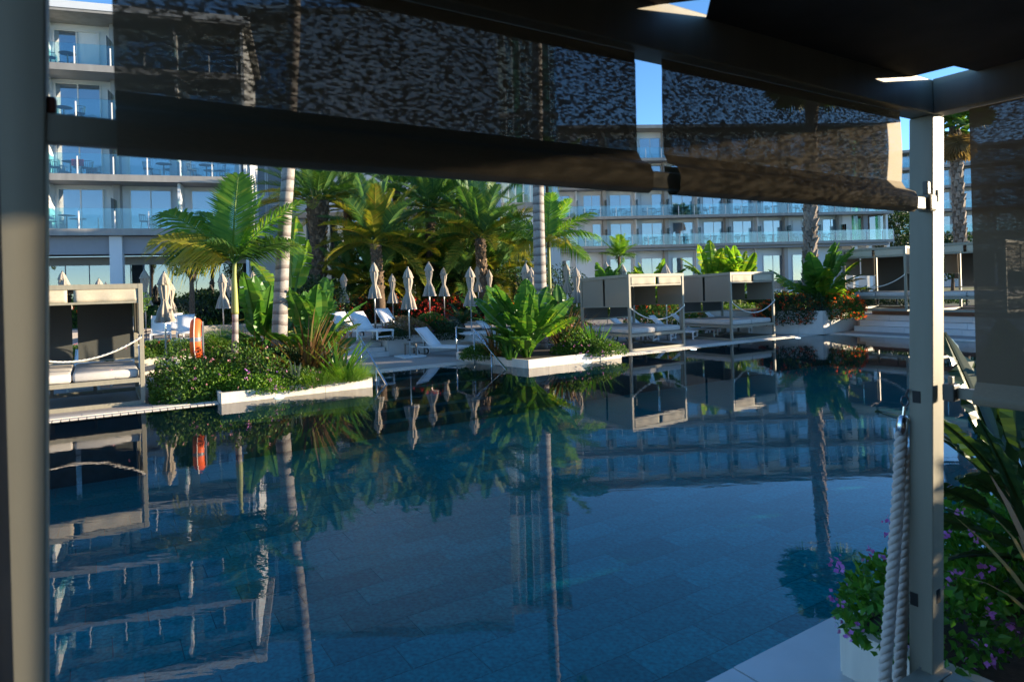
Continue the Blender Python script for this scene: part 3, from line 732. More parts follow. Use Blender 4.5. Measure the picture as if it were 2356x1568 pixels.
# ------------------------------------------------------------------ cabanas round the pool
CW, CH_ = 2.55, 2.54
def cabana(label, loc, rz, group, backz=.8, canopy_open=False):
    r = thing('daybed_cabana', label, 'cabana', loc, rz, group); w, p = CW, .085; H = CH_
    for x, y in ((0, 0), (w - p, 0), (0, w - p), (w - p, w - p)):
        h = H if y == 0 else H - .08
        MB().box((x + p / 2, y + p / 2, h / 2), (p, p, h - .004)).build('post', 'frame', r, bevel=.006)
    MB().bar((p + .002, p / 2, H - .055), (w - p - .002, p / 2, H - .055), p - .006, .10).build('top_beam', 'frame', r)
    MB().bar((p + .002, w - p / 2, H - .135), (w - p - .002, w - p / 2, H - .135), p - .006, .10).build('top_beam', 'frame', r)
    for x in (p / 2, w - p / 2): MB().bar((x, p + .002, H - .055), (x, w - p - .002, H - .135), p - .006, .10).build('top_beam', 'frame', r)
    for y in (p / 2, w - p / 2): MB().bar((p + .002, y, .045), (w - p - .002, y, .045), p - .006, .085).build('base_rail', 'frame', r)
    for x in (p / 2, w - p / 2): MB().bar((x, p + .002, .045), (x, w - p - .002, .045), p - .006, .085).build('base_rail', 'frame', r)
    for y in (p / 2, w - p / 2): MB().bar((p + .002, y, .52), (w - p - .002, y, .52), p - .008, .09).build('seat_rail', 'frame', r)
    for x in (p / 2, w - p / 2): MB().bar((x, p + .002, .52), (x, w - p - .002, .52), p - .008, .09).build('seat_rail', 'frame', r)
    MB().box((w / 2, w / 2, .535), (w - 2 * p - .01, w - 2 * p - .01, .03)).build('seat_base', 'frame_dark', r)
    MB().bar((w * .35, w * .4, .2), (w * .35, w * .4, .51), .06, .06).bar((w * .65, w * .4, .2), (w * .65, w * .4, .51), .06, .06).bar((w * .3, w * .4, .2), (w * .7, w * .4, .2), .05, .04).build('back_mechanism', 'frame_dark', r)
    for k in range(2):
        x0 = p + .03 + k * (w / 2 - .05); x1 = x0 + w / 2 - p - .07
        MB().sheet(lambda u, v: (x0 + (x1 - x0) * u, .03 + .012 * math.sin(u * 14 + 3 * k) * v, H - .105 - .255 * v), 16, 4).build('valance', 'valance', r, smooth=True, thick=.006)
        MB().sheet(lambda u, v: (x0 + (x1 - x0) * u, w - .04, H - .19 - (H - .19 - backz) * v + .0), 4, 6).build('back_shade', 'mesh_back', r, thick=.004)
        for sx in (.04, w - .04):
            y0 = x0; y1 = x1
            MB().sheet(lambda u, v: (sx + .01 * math.sin(u * 3.1) * v, y0 + (y1 - y0) * u, H - .11 - .08 * (y0 + (y1 - y0) * u) / w - .93 * v), 4, 6).build('side_shade', 'mesh_far', r, thick=.004)
        xa = p + .01 + k * (w / 2 - p); xb = xa + w / 2 - p - .004
        MB().sheet(lambda u, v: (xa + (xb - xa) * u, p + (w - 2 * p) * v, H - .02 - .08 * v - .05 * math.sin(math.pi * u)), 6, 6).build('roof_panel', 'roof_cloth', r, thick=.006)
        cu = MB(); X0 = p + .012 + k * (w - 2 * p - .02) / 2; X1 = X0 + (w - 2 * p - .02) / 2 - .012
        for (a, b) in (((X0 + X1) / 2, w / 2),): cu.box((a, b, .655), (X1 - X0, w - 2 * p - .02, .19))
        cu.build('mattress', 'cushion', r, bevel=.055, smooth=True)
    MB().bar((p, .035, H - .385), (w - p, .035, H - .385), .03, .045).build('valance_bar', 'frame', r)
    for sx in (.04, w - .04): MB().bar((sx, p, H - 1.06), (sx, w - p, H - 1.12), .03, .04).build('shade_bar', 'frame', r)
    MB().bar((p, w - .04, backz - .02), (w - p, w - .04, backz - .02), .03, .04).build('shade_bar', 'frame', r)
    return r
def sag_rope(label, a, b, sag, group, r_=.02):
    o = thing('barrier_rope', label, 'rope', a, 0, group)
    pts = [a.lerp(b, i / 16) - UP * sag * 4 * (i / 16) * (1 - i / 16) for i in range(17)]
    n_ = 90; pp = []
    for k in range(3):
        ctr = []
        for i in range(n_ + 1):
            f = i / n_ * 16; j = min(int(f), 15); c = pts[j].lerp(pts[j + 1], f - j); d = (pts[j + 1] - pts[j]).normalized()
            x = d.cross(UP).normalized(); y = x.cross(d); an_ = 2 * math.pi * (i / 9 + k / 3)
            ctr.append(c + (x * math.cos(an_) + y * math.sin(an_)) * r_ * .5)
        MB().tube(ctr, r_ * .58, 5).build('rope_strand', 'rope_far', o, smooth=True, off=True)
    for e in (a, b): MB().tube([e + UP * .05, e - UP * .03], .014, 6).build('clip', 'steel', o, off=True)
    return o
GC = 'daybed cabanas standing round the pool'
def front_cabana(label, rl, s_left, t, z=.02, **k):
    loc = P(s_left, t, z); cabana(label, loc, RZ, GC, **k)
    sag_rope(rl, loc + A * .04 + UP * 1.42 - B * .03, loc + A * (CW - .04) + UP * 1.42 - B * .03, .42, 'ropes slung across the cabana fronts')
front_cabana('left cabana with beige valance behind the slotted pool edge', 'white rope sagging across the front of the left cabana', 23.79 + CW, -.36)
front_cabana('near one of the two middle cabanas, next to the planter in the pool', 'white rope on the middle cabana nearer the planter', 9.99, -.52, backz=1.0)
front_cabana('second of the two middle cabanas, towards the far pool corner', 'white rope on the cabana nearest the orange flowers', 4.97, -.56, backz=1.0)
q = D(2087, 714, 25.3); q.z = PLAT
cabana('cabana on the timber platform at the far end of the pool', Vector((q.x, q.y, PLAT)) + B * CW, RZ - math.pi / 2, GC, backz=.55)
loc = Vector((q.x, q.y, PLAT)) + B * CW
sag_rope('white rope across the cabana on the timber platform', loc - B * .04 + UP * 1.3 - A * .03, loc - B * (CW - .04) + UP * 1.42 - A * .03, .42, 'ropes slung across the cabana fronts')
cabana('cabana on the platform glimpsed behind the right post', Vector((q.x, q.y, PLAT)) - B * .75, RZ - math.pi / 2, GC, backz=.9)

# ------------------------------------------------------------------ parasols
CAN = 1.37
def parasol_proto():
    r = thing('closed_parasol', '', 'parasol'); r.name = 'closed_parasol'
    prof = []; amp = []
    for t, rad, am in ((0, .205, .34), (.04, .21, .36), (.10, .19, .32), (.25, .16, .26), (.40, .088, .18), (.46, .080, .12), (.52, .092, .16), (.70, .132, .22), (.85, .125, .22), (1.0, .07, .1)):
        prof.append((rad, -CAN + CAN * t * .95)); amp.append(am)
    me = MB().lathe(prof, 40, fold=8, amp=amp)
    me.build('canopy', 'umbrella', r, smooth=True)
    MB().lathe([(.206, -CAN - .004), (.211, -CAN + .02)], 40, fold=8, amp=[.36, .36]).build('hem_trim', 'umbrella_trim', r, smooth=True)
    MB().lathe([(.165, -.34), (.158, -.30), (.115, -.15), (.05, -.03), (.02, 0)], 32, fold=8, amp=[.2, .2, .12, .05, 0]).build('vent_cap', 'umbrella', r, smooth=True)
    MB().lathe([(.03, -.01), (.035, .015), (.02, .04), (.002, .05)], 10).build('finial', 'steel_dark', r, smooth=True)
    MB().lathe([(.088, -.765), (.09, -.75), (.088, -.735)], 24, fold=8, amp=[.1] * 3).build('tie', 'umbrella', r)
    MB().tube([(0, 0, -.3), (0, 0, -2.95)], .024, 10).build('pole', 'pole', r, smooth=True)
    MB().lathe([(.034, -2.42), (.034, -2.36)], 10).box((.05, 0, -2.39), (.06, .03, .03)).build('crank', 'slot_black', r)
    return r
par0 = parasol_proto()
par_list = [  # x, top, canopy bottom, label
 (143, 625, 700, 'parasol tip behind the left cabana, nearest the dark post', 0), (149, 637, 712, 'second parasol tip behind the left cabana, overlapped by its neighbour', 0),
 (227, 642, 716, 'low parasol tip above the middle of the left cabana', 0), (243, 651, 722, 'lowest parasol tip above the left cabana', 0), (332, 621, 702, 'parasol behind the right end of the left cabana roof', 0),
 (377, 627, 741, 'large closed parasol right of the left cabana', 1), (392, 650, 722, 'parasol half hidden behind the large left one', 0),
 (511, 630, 709, 'parasol partly covered by the yellow drooping palm leaf', 0), (527, 641, 710, 'narrow parasol beside the smooth green palm stem', 0), (581, 625, 700, 'parasol behind the banana leaves by the banded palm', 0),
 (790, 630, 696, 'parasol right of the big banana clump', 0), (860, 605, 686, 'tall parasol above the upper lounger pair', 0), (902, 631, 697, 'wide skirted parasol left of the front one', 0),
 (938, 616, 711, 'parasol standing through the front side table', 1), (986, 604, 681, 'tallest parasol in the centre with a ruffled hem', 0), (1020, 616, 681, 'slim parasol right of the tallest one', 0),
 (1081, 616, 704, 'parasol above the third front lounger', 1), (1099, 609, 671, 'parasol just behind the one above the third lounger', 0), (1125, 622, 684, 'parasol behind the small bright banana plant', 0),
 (1209, 607, 690, 'parasol left of the grey palm trunk', 0), (1221, 617, 700, 'parasol touching the left side of the grey palm trunk', 0), (1303, 608, 674, 'parasol under the drooping palm right of the trunk', 0),
 (1325, 617, 696, 'lit parasol just left of the middle cabana', 0), (1394, 604, 670, 'parasol tip above the left roof edge of the middle cabana', 0), (1432, 609, 676, 'parasol tip above the middle cabana beside its corner post', 0), (1531, 609, 690, 'parasol tip above the valance of the middle cabana', 0)]
pars = [par0] + copies(par0, len(par_list) - 1)
for o, (x, vt, vb, lb, bp_) in zip(pars, par_list):
    Y = CAN * F / (vb - vt) * 1.0
    p = D(x, vt, Y); zb = .02 if (vb - vt) > 92 else .6
    if x > 1290: zb = .02
    o.location = p; tag(o, lb + ', beige cloth', 'parasol', 'closed beige parasols')
    s_ = (p.z - zb) / 2.95
    for ch in [c for c in o.children]:
        if ch.name.startswith('pole'):
            ch.scale = (1, 1, (p.z - zb) / 2.95); 
    o.rotation_euler = (R(random.uniform(-.6, .6)), R(1.2 + random.uniform(-.5, .9)), random.random() * 6)
    o.rotation_euler = (0, 0, random.random() * 6)
    if bp_:
        MB().box((0, 0, zb - p.z + .03), (.8, .8, .05)).build('base_plate', 'white_metal', o)

# ------------------------------------------------------------------ loungers and tables
def lounger_proto(ang=44):
    r = thing('sun_lounger', '', 'sun lounger')
    for y in (-.32, .32): MB().bar((0.0, y, .30), (1.95, y, .30), .045, .05).build('side_rail', 'white_metal', r)
    for x in (0.02, 1.93): MB().bar((x, -.297, .30), (x, .297, .30), .04, .045).build('cross_rail', 'white_metal', r)
    for x in (.25, 1.9):
        for y in (-.32, .32): MB().bar((x, y, .01), (x, y, .275), .05, .05, (1, 0, 0)).build('leg', 'white_metal', r)
    MB().bar((1.9, -.297, .10), (1.9, .297, .10), .035, .035).build('foot_bar', 'white_metal', r)
    MB().sheet(lambda u, v: (.78 + 1.14 * u, -.295 + .59 * v, .335 - .03 * math.sin(math.pi * u) ** .6), 10, 2).build('seat_sling', 'sling', r, smooth=True, thick=.012)
    c, s = math.cos(R(ang)), math.sin(R(ang)); Lb = .84
    MB().sheet(lambda u, v: (.78 - Lb * c * u + .05 * math.sin(math.pi * u), -.295 + .59 * v, .335 + Lb * s * u), 8, 2).build('backrest', 'sling', r, smooth=True, thick=.014)
    for y in (-.315, .315): MB().bar((.78, y, .335), (.78 - Lb * c, y, .335 + Lb * s), .025, .03).build('back_frame', 'white_metal', r)
    MB().bar((.45, -.2, .31), (.40, -.2, .58), .02, .02).bar((.45, .2, .31), (.40, .2, .58), .02, .02).build('back_strut', 'white_metal', r)
    for y in (-.26, .26):
        w = MB().tube([(.2, y - .018, .10), (.2, y + .018, .10)], .10, 18).build('wheel', 'slot_black', r)
        MB().tube([(.2, y - .022, .10), (.2, y + .022, .10)], .07, 14).build('hub', 'white_metal', w)
    return r
def table_proto(w=.5, d=.5, h=.44):
    r = thing('side_table', '', 'side table')
    for i in range(5): MB().bar((-w / 2 + .045, -d / 2 + .05 + i * (d - .1) / 4, h - .014), (w / 2 - .045, -d / 2 + .05 + i * (d - .1) / 4, h - .014), .075, .018).build('slat', 'taupe', r)
    for y in (-d / 2, d / 2): MB().bar((-w / 2, y, h - .02), (w / 2, y, h - .02), .045, .05).build('top_rail', 'taupe', r)
    for x in (-1, 1):
        for y in (-1, 1): MB().bar((x * (w / 2 - .02), y * (d / 2 - .02), 0), (x * (w / 2 - .02), y * (d / 2 - .02), h - .046), .045, .045, (1, 0, 0)).build('leg', 'taupe', r)
    return r
lg0 = lounger_proto(); tb0 = table_proto()
# head position given by picture column and foot line, on deck height z; heading is the angle of the foot end from A
LG = [(960, 815, .02, -62, 'front white lounger beside the brown table under the parasol'), (1028, 800, .02, -62, 'second front white lounger, behind the handrail'), (1098, 790, .02, -62, 'third front white lounger, cut off by the dark phormium'),
 (812, 776, .6, -75, 'white lounger at the head of the stairs'), (872, 762, .6, -75, 'upper white lounger right of the stairs, behind the shrubs'),
 (300, 868, .02, -95, 'white lounger showing through the right side of the left cabana'), (408, 850, .02, -95, 'white lounger behind the orange lifebuoy'), (212, 880, .02, -95, 'white lounger seen under the left cabana shade'),
 (372, 780, .6, -95, 'upper white lounger behind the flower hedge on the left'), (402, 770, .6, -95, 'further upper lounger left of the orange lifebuoy'), (428, 777, .6, -95, 'upper lounger right above the orange lifebuoy'), (300, 774, .6, -95, 'upper lounger seen behind the left cabana post'),
 (1490, 778, .02, -62, 'white lounger behind the middle cabana with raised back'), (1540, 772, .02, -62, 'white lounger between the two middle cabanas'), (1400, 784, .02, -62, 'white lounger behind the left shade of the middle cabana'), (1440, 781, .02, -62, 'white lounger mostly hidden by the cabana mattress'), (1618, 768, .02, -62, 'white lounger foot seen under the second middle cabana'),
 (560, 838, .02, -95, 'white lounger just visible above the lantana behind the slim palm'), (770, 776, .6, -75, 'upper lounger peeping out behind the bronze blades')]
lgs = [lg0] + copies(lg0, len(LG) - 1)
for o, (u, v, z, a_, lb) in zip(lgs, LG):
    o.location = G(u, v, z); o.rotation_euler = (0, 0, RZ + R(a_)); tag(o, lb, 'sun lounger', 'white sun loungers')
TB = [(955, 818, .02, -62, 'brown side table round the front parasol pole'), (1110, 782, .02, -62, 'brown side table behind the handrail'), (383, 882, .02, 0, 'brown side table right of the left cabana'), (786, 780, .6, -75, 'brown side table left of the stairs top'), (884, 770, .6, -75, 'brown side table at the foot of the upper lounger'), (160, 890, .02, 0, 'low brown table inside the left cabana view'), (1466, 792, .02, -62, 'brown table under the middle cabana')]
tbs = [tb0] + copies(tb0, len(TB) - 1)
for o, (u, v, z, a_, lb) in zip(tbs, TB):
    o.location = G(u, v, z); o.rotation_euler = (0, 0, RZ + R(a_)); tag(o, lb, 'side table', 'brown side tables')

# ------------------------------------------------------------------ lifebuoy on its post
p = G(450, 868, .1); p = D(452, 778, 15.0); lb_ = thing('lifebuoy', 'bright orange lifebuoy with grey band on a post in the lantana', 'lifebuoy', Vector((p.x, p.y, p.z)), R(-68))
tor = MB(); N1, N2, R1, R2 = 36, 14, .37, .10
tor.v = [((R1 + R2 * math.cos(b) * .9) * math.cos(a), R2 * math.sin(b) * 1.15, (R1 + R2 * math.cos(b) * .9) * math.sin(a)) for a in [2 * math.pi * i / N1 for i in range(N1)] for b in [2 * math.pi * j / N2 for j in range(N2)]]
tor.f = [(i * N2 + j, i * N2 + (j + 1) % N2, ((i + 1) % N1) * N2 + (j + 1) % N2, ((i + 1) % N1) * N2 + j) for i in range(N1) for j in range(N2)]
tor.build('ring', 'orange', lb_, smooth=True)
for a0 in (0, 90, 180, 270):
    bd = MB(); k = 4
    bd.v = [((R1 + (R2 + .004) * math.cos(b) * .91) * math.cos(a), (R2 + .004) * math.sin(b) * 1.15, (R1 + (R2 + .004) * math.cos(b) * .91) * math.sin(a)) for a in [R(a0 - 6 + 12 * i / k) for i in range(k + 1)] for b in [2 * math.pi * j / N2 for j in range(N2)]]
    bd.f = [(i * N2 + j, i * N2 + (j + 1) % N2, (i + 1) * N2 + (j + 1) % N2, (i + 1) * N2 + j) for i in range(k) for j in range(N2)]
    bd.build('band', 'band' if a0 % 180 == 0 else 'orange', lb_, smooth=True)
MB().tube([((R1 + .13) * math.cos(a) , -.02, (R1 + .10 + .03 * math.cos(4 * a)) * math.sin(a)) for a in [2 * math.pi * i / 40 for i in range(41)]], .011, 6, False).build('grab_line', 'rope_far', lb_, smooth=True)
MB().tube([(0, .13, -1.1), (0, .13, .38)], .03, 8).build('stand', 'steel_dark', lb_)

# ------------------------------------------------------------------ hotel buildings
class Wing:
    """a facade frame: x along the front, y into the building, z up"""
    def __init__(s, name, label, P0, ang):
        s.d = Vector((math.sin(R(ang)), math.cos(R(ang)), 0)); s.n = Vector((-s.d.y, s.d.x, 0)); s.P0 = Vector((P0.x, P0.y, 0))
        s.rz = math.atan2(s.d.y, s.d.x); s.root = thing(name, label, 'building', s.P0, s.rz)
    def x(s, u, v=560, y=0.): return W(u, v, s.P0 + s.n * y, s.d)[1]
    def z(s, u, v, y=0.): return W(u, v, s.P0 + s.n * y, s.d)[0].z
    def box(s, name, mat, x0, x1, y0, y1, z0, z1, parent=None):
        return MB().box(((x0 + x1) / 2, (y0 + y1) / 2, (z0 + z1) / 2), (x1 - x0, y1 - y0, z1 - z0)).build(name, mat, parent or s.root)
    def world(s, x, y, z): return s.P0 + s.d * x + s.n * y + UP * z
    def window(s, x0, x1, z0, z1, y, frame='win_frame', open_=None, bars=2, pane='pane', curtain=True):
        f = .05; mb = MB()
        for x in [x0 + f / 2 + (x1 - x0 - f) * i / bars for i in range(bars + 1)]: mb.box((x, y, (z0 + z1) / 2), (f, .06, z1 - z0))
        for z in (z0 + f / 2, z1 - f / 2):
            for i in range(bars):
                a = x0 + f + (x1 - x0 - f) * i / bars; b = x0 + (x1 - x0 - f) * (i + 1) / bars
                mb.box(((a + b) / 2, y, z), (b - a, .055, f))
        w = mb.build('window', frame, s.root)
        for i in range(bars):
            a = x0 + f + (x1 - x0 - f) * i / bars; b = x0 + (x1 - x0 - f) * (i + 1) / bars
            if open_ != i: MB().box(((a + b) / 2, y, (z0 + z1) / 2), (b - a, .012, z1 - z0 - 2 * f)).build('pane', pane, w)
            gap = random.random() < .12
            if curtain and open_ != i and not gap:
                k = 26
                MB().sheet(lambda u, v: (a + (b - a) * u, y + .10 + .03 * math.sin(u * (b - a) * 42), z0 + f + (z1 - z0 - 2 * f) * v), k, 1).build('curtain', 'curtain', w, smooth=True)
            else:
                MB().box(((a + b) / 2, y + .13, (z0 + z1) / 2), (b - a, .01, z1 - z0 - 2 * f)).build('dark_room', 'interior', w)
        return w
chair_me = MB()
chair_me.tube([(.24 * math.cos(a), .24 * math.sin(a), .74 + .03 * math.cos(a)) for a in [R(-100 + 20 * i) for i in range(11)]], .016, 5)
for a in range(-100, 101, 22): chair_me.tube([(.20 * math.cos(R(a)), .20 * math.sin(R(a)), .44), (.24 * math.cos(R(a)), .24 * math.sin(R(a)), .74)], .009, 4)
chair_me.lathe([(.22, .42), (.23, .44), (.22, .46)], 12)
for a in (45, 135, 225, 315): chair_me.tube([(.17 * math.cos(R(a)), .17 * math.sin(R(a)), .42), (.25 * math.cos(R(a)), .25 * math.sin(R(a)), 0)], .013, 5)
chair_me = chair_me.mesh('balcony_chair', 'furn')
table_me = MB().lathe([(.36, .70), (.37, .715), (.36, .73)], 20).tube([(0, 0, 0), (0, 0, .7)], .03, 6).lathe([(.24, 0), (.24, .02), (.05, .04)], 14).mesh('balcony_table', 'furn')
def furniture(w, x, y, z, where, side=1, chairs=2):
    chairs = 1 if random.random() < .22 else 2
    o = inst('balcony_table', table_me, None, w.world(x, y, z), (0, 0, 0)); tag(o, f'dark cafe table, {where}', 'table', 'balcony tables')
    for i in range(chairs):
        sg = -1 if i == 0 else 1
        o = inst('balcony_chair', chair_me, None, w.world(x + sg * .68, y + random.uniform(-.15, .2), z), (0, 0, w.rz + (0 if sg > 0 else math.pi) + random.uniform(-.5, .5)))
        tag(o, f'chair {"left" if sg < 0 else "right"} of table, {where}', 'chair', 'balcony chairs')

# --- left hotel wing
L = Wing('hotel_wing', 'white hotel wing with glass balconies on the left', D(300, 600, 31.5), 72.5)
zs = [5.52, 8.11, 10.70, 13.30]; zr = 16.1; WY = 1.6
xe = L.x(562, 540); xw = L.x(576, 540, WY) ; x0 = L.x(-250, 540)
L.box('wall', 'facade', x0, xw, WY, WY + 7, 5.22, zr - .35)
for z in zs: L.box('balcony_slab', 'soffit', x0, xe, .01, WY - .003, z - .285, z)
for z in zs: L.box('balcony_kerb', 'concrete', x0, xe + .02, -.03, .008, z - .30, z + .02)
L.box('roof_slab', 'concrete', x0, xw + .35, -.12, WY + 7.2, zr - .348, zr - .02)
L.box('roof_parapet', 'facade', x0, xw + .37, -.16, .05, zr - .22, zr + .12)
L.box('end_wall', 'facade', xe + .03, xw, .25, WY - .002, 0.9, zr - .35)
fins = [L.x(u, 540, 0.8) for u in (-190, -40, 112, 267, 418)]
for i, xf in enumerate(fins):
    for j, z in enumerate(zs):
        top = (zs[j + 1] - .302) if j < 3 else zr - .35
        L.box('partition', 'column' if i % 2 else 'facade', xf - (.14 if i % 2 else .06), xf + (.14 if i % 2 else .06), .35 if i % 2 == 0 else 1.1, WY - .004, z + .002, top)
        L.box('privacy_panel', 'privacy_glass', xf - .01, xf + .01, .08, .34 if i % 2 == 0 else 1.09, z + .02, z + 1.5)
wins = [(L.x(a, 480, WY), L.x(b, 480, WY)) for a, b in ((-15, 82), (134, 240), (300, 396), (441, 545))]
wins = [(-12.2, -10.2)] + wins
flo = ('lowest', 'second', 'third', 'top')
for j, z in enumerate(zs):
    for i, (a, b) in enumerate(wins):
        L.window(a, b, z + .03, z + 2.13, WY - .05, open_=1 if (j == 3 and i == 2) else None)
    rp_x = [L.x(u, 540) for u in (-140, -60, 20, 100, 182, 265, 343, 419, 492, 556)]
    for i in range(len(rp_x) - 1):
        L.box('glass_panel', 'rail_glass', rp_x[i] + .015, rp_x[i + 1] - .015, .035, .05, z + .02, z + 1.0)
    for x in rp_x: L.box('rail_post', 'white_metal', x - .022, x + .022, -.01, .03, z + .021, z + .86)
    L.box('glass_return', 'rail_glass', xe - .05, xe - .035, .1, WY - .1, z + .02, z + 1.0)
    for i, u in enumerate((158, 372, 470)):
        furniture(L, L.x(u + (8 if j % 2 else -4), 480, .8), .75, z, f'{flo[j]} balcony row of left hotel, {("leftmost bay", "middle bay", "right end bay")[i]}')
tw_ = MB().box((0, 0, 0), (.5, .06, .32)).mesh('towel', 'towel_red')
o = inst('towel', tw_, None, L.world(L.x(181, 383, .6), .45, zs[1] + .62), (0, 0, L.rz)); tag(o, 'red towel drying on a balcony chair of the left hotel', 'towel')
# ground floor: deep beam, column and mirror-like glass front
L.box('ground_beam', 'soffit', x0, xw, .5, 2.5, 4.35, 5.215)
L.box('fascia', 'column', x0, xw, 2.55, 2.75, 3.9, 4.34)
L.box('column', 'facade', L.x(253, 580, .4), L.x(282, 580, .4), .3, .75, .9, 5.21)
L.box('column', 'facade', L.x(-60, 580, .4), L.x(-30, 580, .4), .3, .75, .9, 5.21)
gx = [L.x(u, 600, 2.6) for u in (-60, 20, 107, 150, 205, 262, 300, 345, 395, 450, 505, 560)]
for i in range(len(gx) - 1):
    L.box('shop_pane', 'pane_dark', gx[i] + .02, gx[i + 1] - .02, 2.60, 2.62, .95, 3.9)
    L.box('mullion', 'dark_frame', gx[i] - .02, gx[i] + .02, 2.58, 2.64, .95, 3.9)
L.box('dark_room', 'interior', x0, xw, 3.2, 3.3, .9, 4.0)
# --- recessed middle block with dark glazing, blank wall and glass stair tower
C = Wing('hotel_block', 'tall white middle block of the hotel behind the palms', D(690, 500, 47), 88)
xa, xb, xc = C.x(560, 500), C.x(684, 480), C.x(1152, 450)
ztop = C.z(900, 28)
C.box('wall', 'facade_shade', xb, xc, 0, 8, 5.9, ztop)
C.box('roof_slab', 'concrete', xa, xc + .1, -.2, 8.1, ztop + .002, ztop + .3)
C.box('recess_wall', 'facade_grey', xa, xb - .003, 1.6, 8, .9, C.z(630, 20))
for v0, v1 in ((353, 452), (470, 556), (240, 335), (120, 220)):
    z1, z0 = C.z(630, v0, 1.5), C.z(630, v1, 1.5)
    C.window(C.x(577, 450, 1.5), C.x(612, 450, 1.5), z0, z1, 1.52, 'win_frame', None, 1, 'pane_dark', False)
    C.window(C.x(615, 450, 1.5), C.x(682, 450, 1.5), z0, z1, 1.52, 'win_frame', None, 2, 'pane_dark', False)
    C.box('sill', 'facade_grey', xa, xb - .004, 1.1, 1.596, z0 - .3, z0 - .02)
C.box('fascia', 'facade', xa, xb, 1.2, 1.55, C.z(630, 12), C.z(630, -6))
zl = C.z(720, 490, -3); C.box('link_roof', 'concrete', C.x(668, 490, -3), C.x(1150, 490, -3), -3.2, -.002, zl - .33, zl)
C.box('link_wall', 'facade', C.x(668, 520, -2.6), C.x(706, 520, -2.6), -2.8, -2.5, .9, zl - .332)
for u0, u1 in ((748, 760), (778, 790), (940, 952), (1060, 1075)):
    C.box('link_pier', 'facade', C.x(u0, 540, -2.7), C.x(u1, 540, -2.7), -2.85, -2.6, .9, zl - .333)
C.box('link_glass', 'pane_dark', C.x(706, 540, -2), C.x(1150, 540, -2), -2.0, -1.98, .9, zl - .34)
C.box('dark_room', 'interior', C.x(706, 540, -1), C.x(1150, 540, -1), -1.0, -.9, .9, zl - .34)
T = Wing('glass_tower', 'glazed stair tower with green and blue panes behind the grey palm trunk', D(1150, 450, 49), 88)
t0, t1 = T.x(1153, 450), T.x(1288, 450); zt = T.z(1200, 62)
zb_ = T.z(1200, 466)
T.box('core_wall', 'facade_grey', t0 + .05, t1 - .05, 2.2, 6, .9, zt - .02)
T.box('tower_roof', 'concrete', t0 - .1, t1 + .1, -.15, 6.1, zt, zt + .35)
T.box('tower_floor', 'concrete', t0 - .05, t1 + .12, -.12, 2.19, zb_ - .5, zb_)
T.box('tower_floor', 'concrete', t0 - .02, t1 + .05, -.08, 2.19, (zb_ + zt) / 2 - .2, (zb_ + zt) / 2 + .1)
npn = 8
for k in range(npn):
    xa_, xb_ = t0 + (t1 - t0) * k / npn, t0 + (t1 - t0) * (k + 1) / npn
    for za, zc in ((zb_ + .01, (zb_ + zt) / 2 - .21), ((zb_ + zt) / 2 + .11, zt - .01)):
        T.box('tower_pane', 'green_glass' if k in (2, 6) else 'rail_glass', xa_ + .03, xb_ - .03, 0, .03, za, zc)
        T.box('mullion', 'white_metal', xa_ - .025, xa_ + .025, -.02, .05, za, zc)
        if k % 2: T.box('curtain', 'curtain', xa_ + .1, xb_ - .1, .5, .53, za, zc)
T.box('lower_wall', 'facade', t0, t1, .4, 2, .9, zb_ - .502)
# --- right hotel wing
Q = Wing('hotel_wing', 'long white hotel wing with glass balconies on the right', D(1500, 500, 60), 85.5)
zs2 = [Q.z(1595, 561), Q.z(1595, 494), 11.05, 13.6]; zr2 = Q.z(1500, 288)
qa, qb = Q.x(1262, 500), Q.x(2056, 500); WY = 1.5
Q.box('wall', 'facade', qa, Q.x(1935, 500, WY), WY, WY + 8, .7, zr2 - .3)
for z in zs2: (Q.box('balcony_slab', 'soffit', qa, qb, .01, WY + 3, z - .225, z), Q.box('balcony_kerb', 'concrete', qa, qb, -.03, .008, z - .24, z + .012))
Q.box('roof_slab', 'concrete', qa, qb + .2, -.2, WY + 8.2, zr2 - .298, zr2)
q_w = [(1272, 1312), (1342, 1382), (1403, 1452), (1475, 1524), (1546, 1594), (1617, 1664), (1685, 1731), (1755, 1800), (1822, 1868), (1891, 1929)]
fl2 = ('lower', 'upper', 'third', 'top'); nth = ('first', 'second', 'third', 'fourth', 'fifth', 'sixth', 'seventh', 'eighth', 'ninth', 'tenth')
